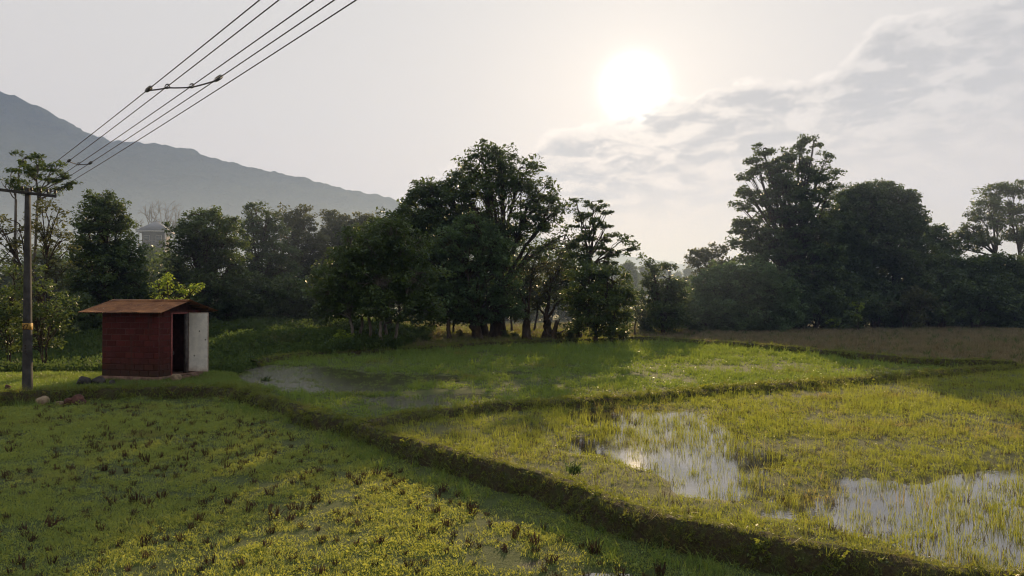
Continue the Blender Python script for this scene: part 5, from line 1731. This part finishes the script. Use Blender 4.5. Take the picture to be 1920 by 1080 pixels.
# middle field
x, y = sample(POLY_MID, 48, 5, lambda x, y: np.clip(22.0 / y, 0.4, 1.0))
pm = pud(x, y, Z_MID, PUD_M, 22)
patch = fnoise(x, y, 2.2, 63, 3)
tuft = sstep(fnoise(x, y, 0.9, 67, 2), 0.48, 0.62)
k = rg.uniform(0, 1, len(x)) < np.where(pm > 0.25, tuft * 0.22 + 0.02, np.clip(0.15 + 1.9 * (patch - 0.3), 0.12, 1.0))
x, y, pm = x[k], y[k], pm[k]
rot, scl = rs(len(x), 6, 0.14, 0.7, 1.4)
scl *= np.clip(y / 26, 1, 1.5)[:, None] * np.where(pm > 0.25, 0.55, 1.0)[:, None]
meshes = [blades(250 + k_, 18, 0.13, 0.12, 0.012, 0.4, 0.45, mat=GM['mid']) for k_ in range(3)] + [mat_leaves(256 + k_, 40, 0.17, 0.07, 0.042, GM['mid']) for k_ in range(2)] + [blades(260, 10, 0.07, 0.22, 0.009, 0.2, 0.3, mat=GM['mid'])]
scatter('middle_field_grass', 'green grass and rice regrowth covering the middle field', np.column_stack([x, y, np.maximum(gz(x, y), WZ_MID - 0.01)]), rot, scl, np.where(pm > 0.25, rg.integers(3, 5, len(x)), rg.integers(0, 6, len(x))), meshes)
N_G.append(len(x))

# brown field beyond the straight bund: rows of stubble
x, y = sample(POLY_FAR, 9, 7)
rowd = np.sin((x * 0.9 + y * 0.45) * 2 * math.pi / 1.3)
k = rg.uniform(0, 1, len(x)) < 0.55 + 0.35 * rowd
x, y = x[k], y[k]
rot, scl = rs(len(x), 8, 0.15, 0.7, 1.4)
meshes = [blades(270 + k_, 26, 0.24, 0.22, 0.024, 0.4, 0.3, mat=GM['stub']) for k_ in range(3)] + [blades(275, 16, 0.12, 0.24, 0.022, 0.3, 0.4, mat=GM['weed'])]
scatter('brown_stubble_grass', 'dry brown stubble in faint rows over the far field', np.column_stack([x, y, gz(x, y)]), rot, scl, rg.choice(4, len(x), p=[.29, .29, .29, .13]), meshes)
N_G.append(len(x))

# bunds and banks
bp_, bn_, bi_ = [], [], []
for key, V in BUND_SURF.items():
    a_, b_, c_, d_ = V[:-1, :-1], V[1:, :-1], V[1:, 1:], V[:-1, 1:]
    n_ = np.cross(c_ - a_, b_ - d_)
    area = np.linalg.norm(n_, axis=-1) / 2
    n_ /= np.linalg.norm(n_, axis=-1, keepdims=True) + 1e-9
    n_ = np.where(n_[..., 2:3] < 0, -n_, n_)
    cen = (a_ + c_) / 2
    dens = np.clip(150 * 13 / np.maximum(cen[..., 1], 5), 25, 170)
    cnt = rg.poisson(area * dens)
    ii = np.repeat(np.arange(cnt.size), cnt.ravel())
    u, v_ = rg.uniform(0, 1, (len(ii), 1)), rg.uniform(0, 1, (len(ii), 1))
    A4 = [q.reshape(-1, 3)[ii] for q in (a_, b_, c_, d_)]
    P_ = (A4[0] * (1 - u) + A4[1] * u) * (1 - v_) + (A4[3] * (1 - u) + A4[2] * u) * v_
    N_ = n_.reshape(-1, 3)[ii]
    ok = in_view(P_[:, 0], P_[:, 1])
    # trodden tops are thinner
    col_i = (ii % (V.shape[1] - 1))[ok]
    top = (N_[ok][:, 2] > 0.93)
    keep = rg.uniform(0, 1, ok.sum()) < np.where(top, 0.95, 0.85)
    bp_.append(P_[ok][keep])
    bn_.append(N_[ok][keep])
P_, N_ = np.concatenate(bp_), np.concatenate(bn_)
n = len(P_)
rot = np.column_stack([-N_[:, 1] * 0.8 + rg.normal(0, .15, n), N_[:, 0] * 0.8 + rg.normal(0, .15, n), rg.uniform(0, 6.28, n)])
s = rg.choice([0.5, 0.8, 1.1, 1.7], n, p=[.4, .35, .19, .06]) * rg.uniform(0.75, 1.1, n) * np.clip(P_[:, 1] / 15, 0.85, 1.5) * np.where(N_[:, 2] > 0.93, 0.8, 0.95)
meshes = [blades(280 + k_, 20, 0.08, 0.11, 0.006, 0.55, 0.6, mat=GM['bank']) for k_ in range(3)] + [mat_leaves(286 + k_, 26, 0.10, 0.06, 0.040, GM['bank']) for k_ in range(2)] + [blades(290, 14, 0.06, 0.19, 0.006, 0.6, 0.8, mat=GM['bank'])]
scatter('bund_grass', 'short grass and weeds clothing the earth bunds', P_, rot, np.column_stack([s, s, s]), rg.choice(6, n, p=[.22, .22, .2, .13, .13, .10]), meshes)
N_G.append(n)

# terrace by the hut and the banks behind it
x = rg.uniform(-32, -6, 90000)
y = rg.uniform(21, 56, 90000)
other = ~(inpoly(x, y, POLY_LEFT) | inpoly(x, y, POLY_MID) | inpoly(x, y, POLY_RIGHT) | inpoly(x, y, POLY_FAR))
hutl = np.array([np.cos(TH), np.sin(TH)])
lx = (x + 11.76) * math.cos(-TH) - (y - 24.62) * math.sin(-TH)
ly = (x + 11.76) * math.sin(-TH) + (y - 24.62) * math.cos(-TH)
not_hut = ~((lx > -HL - 0.08) & (lx < 0.1) & (ly > -0.1) & (ly < HW + 0.1))
near_ = np.clip(24 / y, 0.35, 1.0)
k = other & not_hut & in_view(x, y, 30) & (rg.uniform(0, 1, len(x)) < near_)
x, y = x[k], y[k]
z = gz(x, y)
rot, scl = rs(len(x), 10, 0.15, 0.7, 1.4)
weedy = (y > 29) & (fnoise(x, y, 2.5, 64, 3) > 0.46)
scl *= np.where(weedy, 1.25, np.where(y < 29, 0.75, 1.0))[:, None]
meshes = [blades(300 + k_, 20, 0.13, 0.13, 0.012, 0.5, 0.5, mat=GM['mid']) for k_ in range(3)] + [blades(306 + k_, 16, 0.16, 0.40, 0.016, 0.4, 0.5, mat=GM['weed']) for k_ in range(2)] + [mat_leaves(310 + k_, 40, 0.24, 0.40, 0.085, GM['weed']) for k_ in range(2)]
idx = np.where(weedy, rg.integers(3, 7, len(x)), rg.integers(0, 3, len(x)))
scatter('terrace_grass', 'grass and tall weeds on the terrace and banks around the hut', np.column_stack([x, y, z]), rot, scl, idx, meshes)
N_G.append(len(x))

# ground under and behind the central trees
x = rg.uniform(-14, 14, 26000)
y = rg.uniform(40, 75, 26000)
other = ~(inpoly(x, y, POLY_LEFT) | inpoly(x, y, POLY_MID) | inpoly(x, y, POLY_RIGHT) | inpoly(x, y, POLY_FAR))
k = other & (rg.uniform(0, 1, len(x)) < np.clip(0.25 + 1.2 * (fnoise(x, y, 3.0, 66, 3) - 0.3), 0.1, 1))
x, y = x[k], y[k]
rot, scl = rs(len(x), 12, 0.15, 0.7, 1.5)
meshes = [blades(320 + k_, 20, 0.22, 0.20, 0.022, 0.5, 0.5, mat=GM['bank']) for k_ in range(3)] + [blades(326, 20, 0.2, 0.3, 0.022, 0.5, 0.5, mat=GM['stub'])]
scatter('clearing_grass', 'sparse sunlit grass on the open ground behind the central trees', np.column_stack([x, y, gz(x, y)]), rot, scl, rg.choice(4, len(x), p=[.27, .27, .26, .2]), meshes)
N_G.append(len(x))

# rice stubble tufts: the nearest ones one by one, the rest as one mass
def stubble_mesh(seed):
    r_ = np.random.default_rng(seed)
    n = r_.integers(14, 24)
    a = r_.uniform(0, 6.28, n)
    q = np.sqrt(r_.uniform(0, 1, n)) * 0.042
    b = np.column_stack([np.cos(a) * q, np.sin(a) * q, np.full(n, -0.02)])
    h = r_.uniform(0.05, 0.15, n)
    t = b + np.column_stack([np.cos(a) * q * 0.9 + r_.normal(0, .018, n), np.sin(a) * q * 0.9 + r_.normal(0, .018, n), h])
    v, f = tubes(np.stack([b, t], 1), np.column_stack([np.full(n, 0.0052), np.full(n, 0.004)]), 3)
    m_ = mesh_np('stalks', v, f, [GM['dead']])
    lv, lf = leaf_faces(np.column_stack([r_.normal(0, .035, 10), r_.normal(0, .035, 10), r_.uniform(0.02, .08, 10)]), 0.10, seed, 0.0, 0.5, 0.10)
    return m_, mesh_np('dry_leaves', lv, lf, [GM['dead']])


STUB = [stubble_mesh(400 + k_) for k_ in range(6)]
# transplanted in uneven rows
pts = []
for i in range(-10, 160):
    for j in range(0, 120):
        x0 = -22 + i * 0.32 + (j % 2) * 0.1
        y0 = 7.0 + j * 0.29
        pts.append((x0, y0))
pts = np.array(pts, float)
ca, sa = math.cos(0.3), math.sin(0.3)
pts = np.column_stack([pts[:, 0] * ca - (pts[:, 1] - 12) * sa, pts[:, 0] * sa + (pts[:, 1] - 12) * ca + 12]) + rg.normal(0, 0.06, pts.shape)
k = inpoly(pts[:, 0], pts[:, 1], POLY_LEFT) & in_view(pts[:, 0], pts[:, 1], 0)
pts = pts[k]
px, py = pxof(pts[:, 0], pts[:, 1], -0.30)
dn = fnoise(pts[:, 0], pts[:, 1], 1.4, 71, 3)
edge_d = np.minimum(dist_poly(pts[:, 0], pts[:, 1], BUND_A), dist_poly(pts[:, 0], pts[:, 1], BUND_B))
k = (rg.uniform(0, 1, len(pts)) < np.clip(0.25 + (dn - 0.30) * 1.6, 0.2, 0.75)) & (edge_d > 1.0) & (px > -10) & (px < 1930) & (py < 1085)
pts = pts[k]
order = np.argsort(pts[:, 1])
near_p, rest = pts[order[:300]], pts[order[300:]]
for q, (x_, y_) in enumerate(near_p):
    sm, sl = STUB[q % 6]
    o = link('rice_stubble', sm, None, (x_, y_, float(gz(x_, y_))), (rg.normal(0, .14), rg.normal(0, .14), rg.uniform(0, 6.28)))
    s = rg.choice([0.4, 0.6, 0.8, 1.1], p=[.25, .35, .28, .12]) * rg.uniform(0.85, 1.15)
    o.scale = (s, s, s * rg.uniform(0.8, 1.25))
    tag(o, 'cut brown tuft of rice stubble standing in the near green field', 'stubble', 'rice stubble tufts in the near field')
    link('dry_leaf', sl, o)
if len(rest):
    rot, scl = rs(len(rest), 14, 0.14, 0.5, 1.15)
    scatter('rice_stubble_mass', 'farther rice stubble tufts scattered over the near field', np.column_stack([rest, gz(rest[:, 0], rest[:, 1])]), rot, scl, rg.integers(0, 6, len(rest)), [s_[0] for s_ in STUB], 'stubble')
N_G.append(len(pts))

# a few leafy weeds that stand out singly
for px_, py_, h_, lab in [(440, 698, 0.42, 'dark spiky weed standing in the grass beside the hut door'), (1075, 885, 0.20, 'bushy dark weed on the long bund, largest of its kind'), (500, 708, 0.3, 'pale green weed at the edge of the middle field water')]:
    x, y = G(px_, py_, 0.0)
    o = empty('weed_plant', (x, y, float(gz(x, y)) + (0.12 if py_ > 800 else 0)))
    tag(o, lab, 'weed')
    link('leaves', blades(int(px_), 34, 0.14, h_, 0.035, 0.6, 0.6, mat=GM['weed'], name='leaves'), o)
    v, f = tubes(np.array([[[0, 0, -0.05], [0.02, 0, h_ * 0.5], [0.03, 0, h_ * 0.9]], [[0.03, 0.03, -0.05], [0.08, 0.05, h_ * 0.4], [0.16, 0.06, h_ * 0.8]]]), np.tile([0.012, 0.009, 0.004], (2, 1)), 5)
    link('stems', mesh_np('stems', v, f, [GM['weed']], True), o)
print('GRASS', N_G, 'TRI', TRI[0])
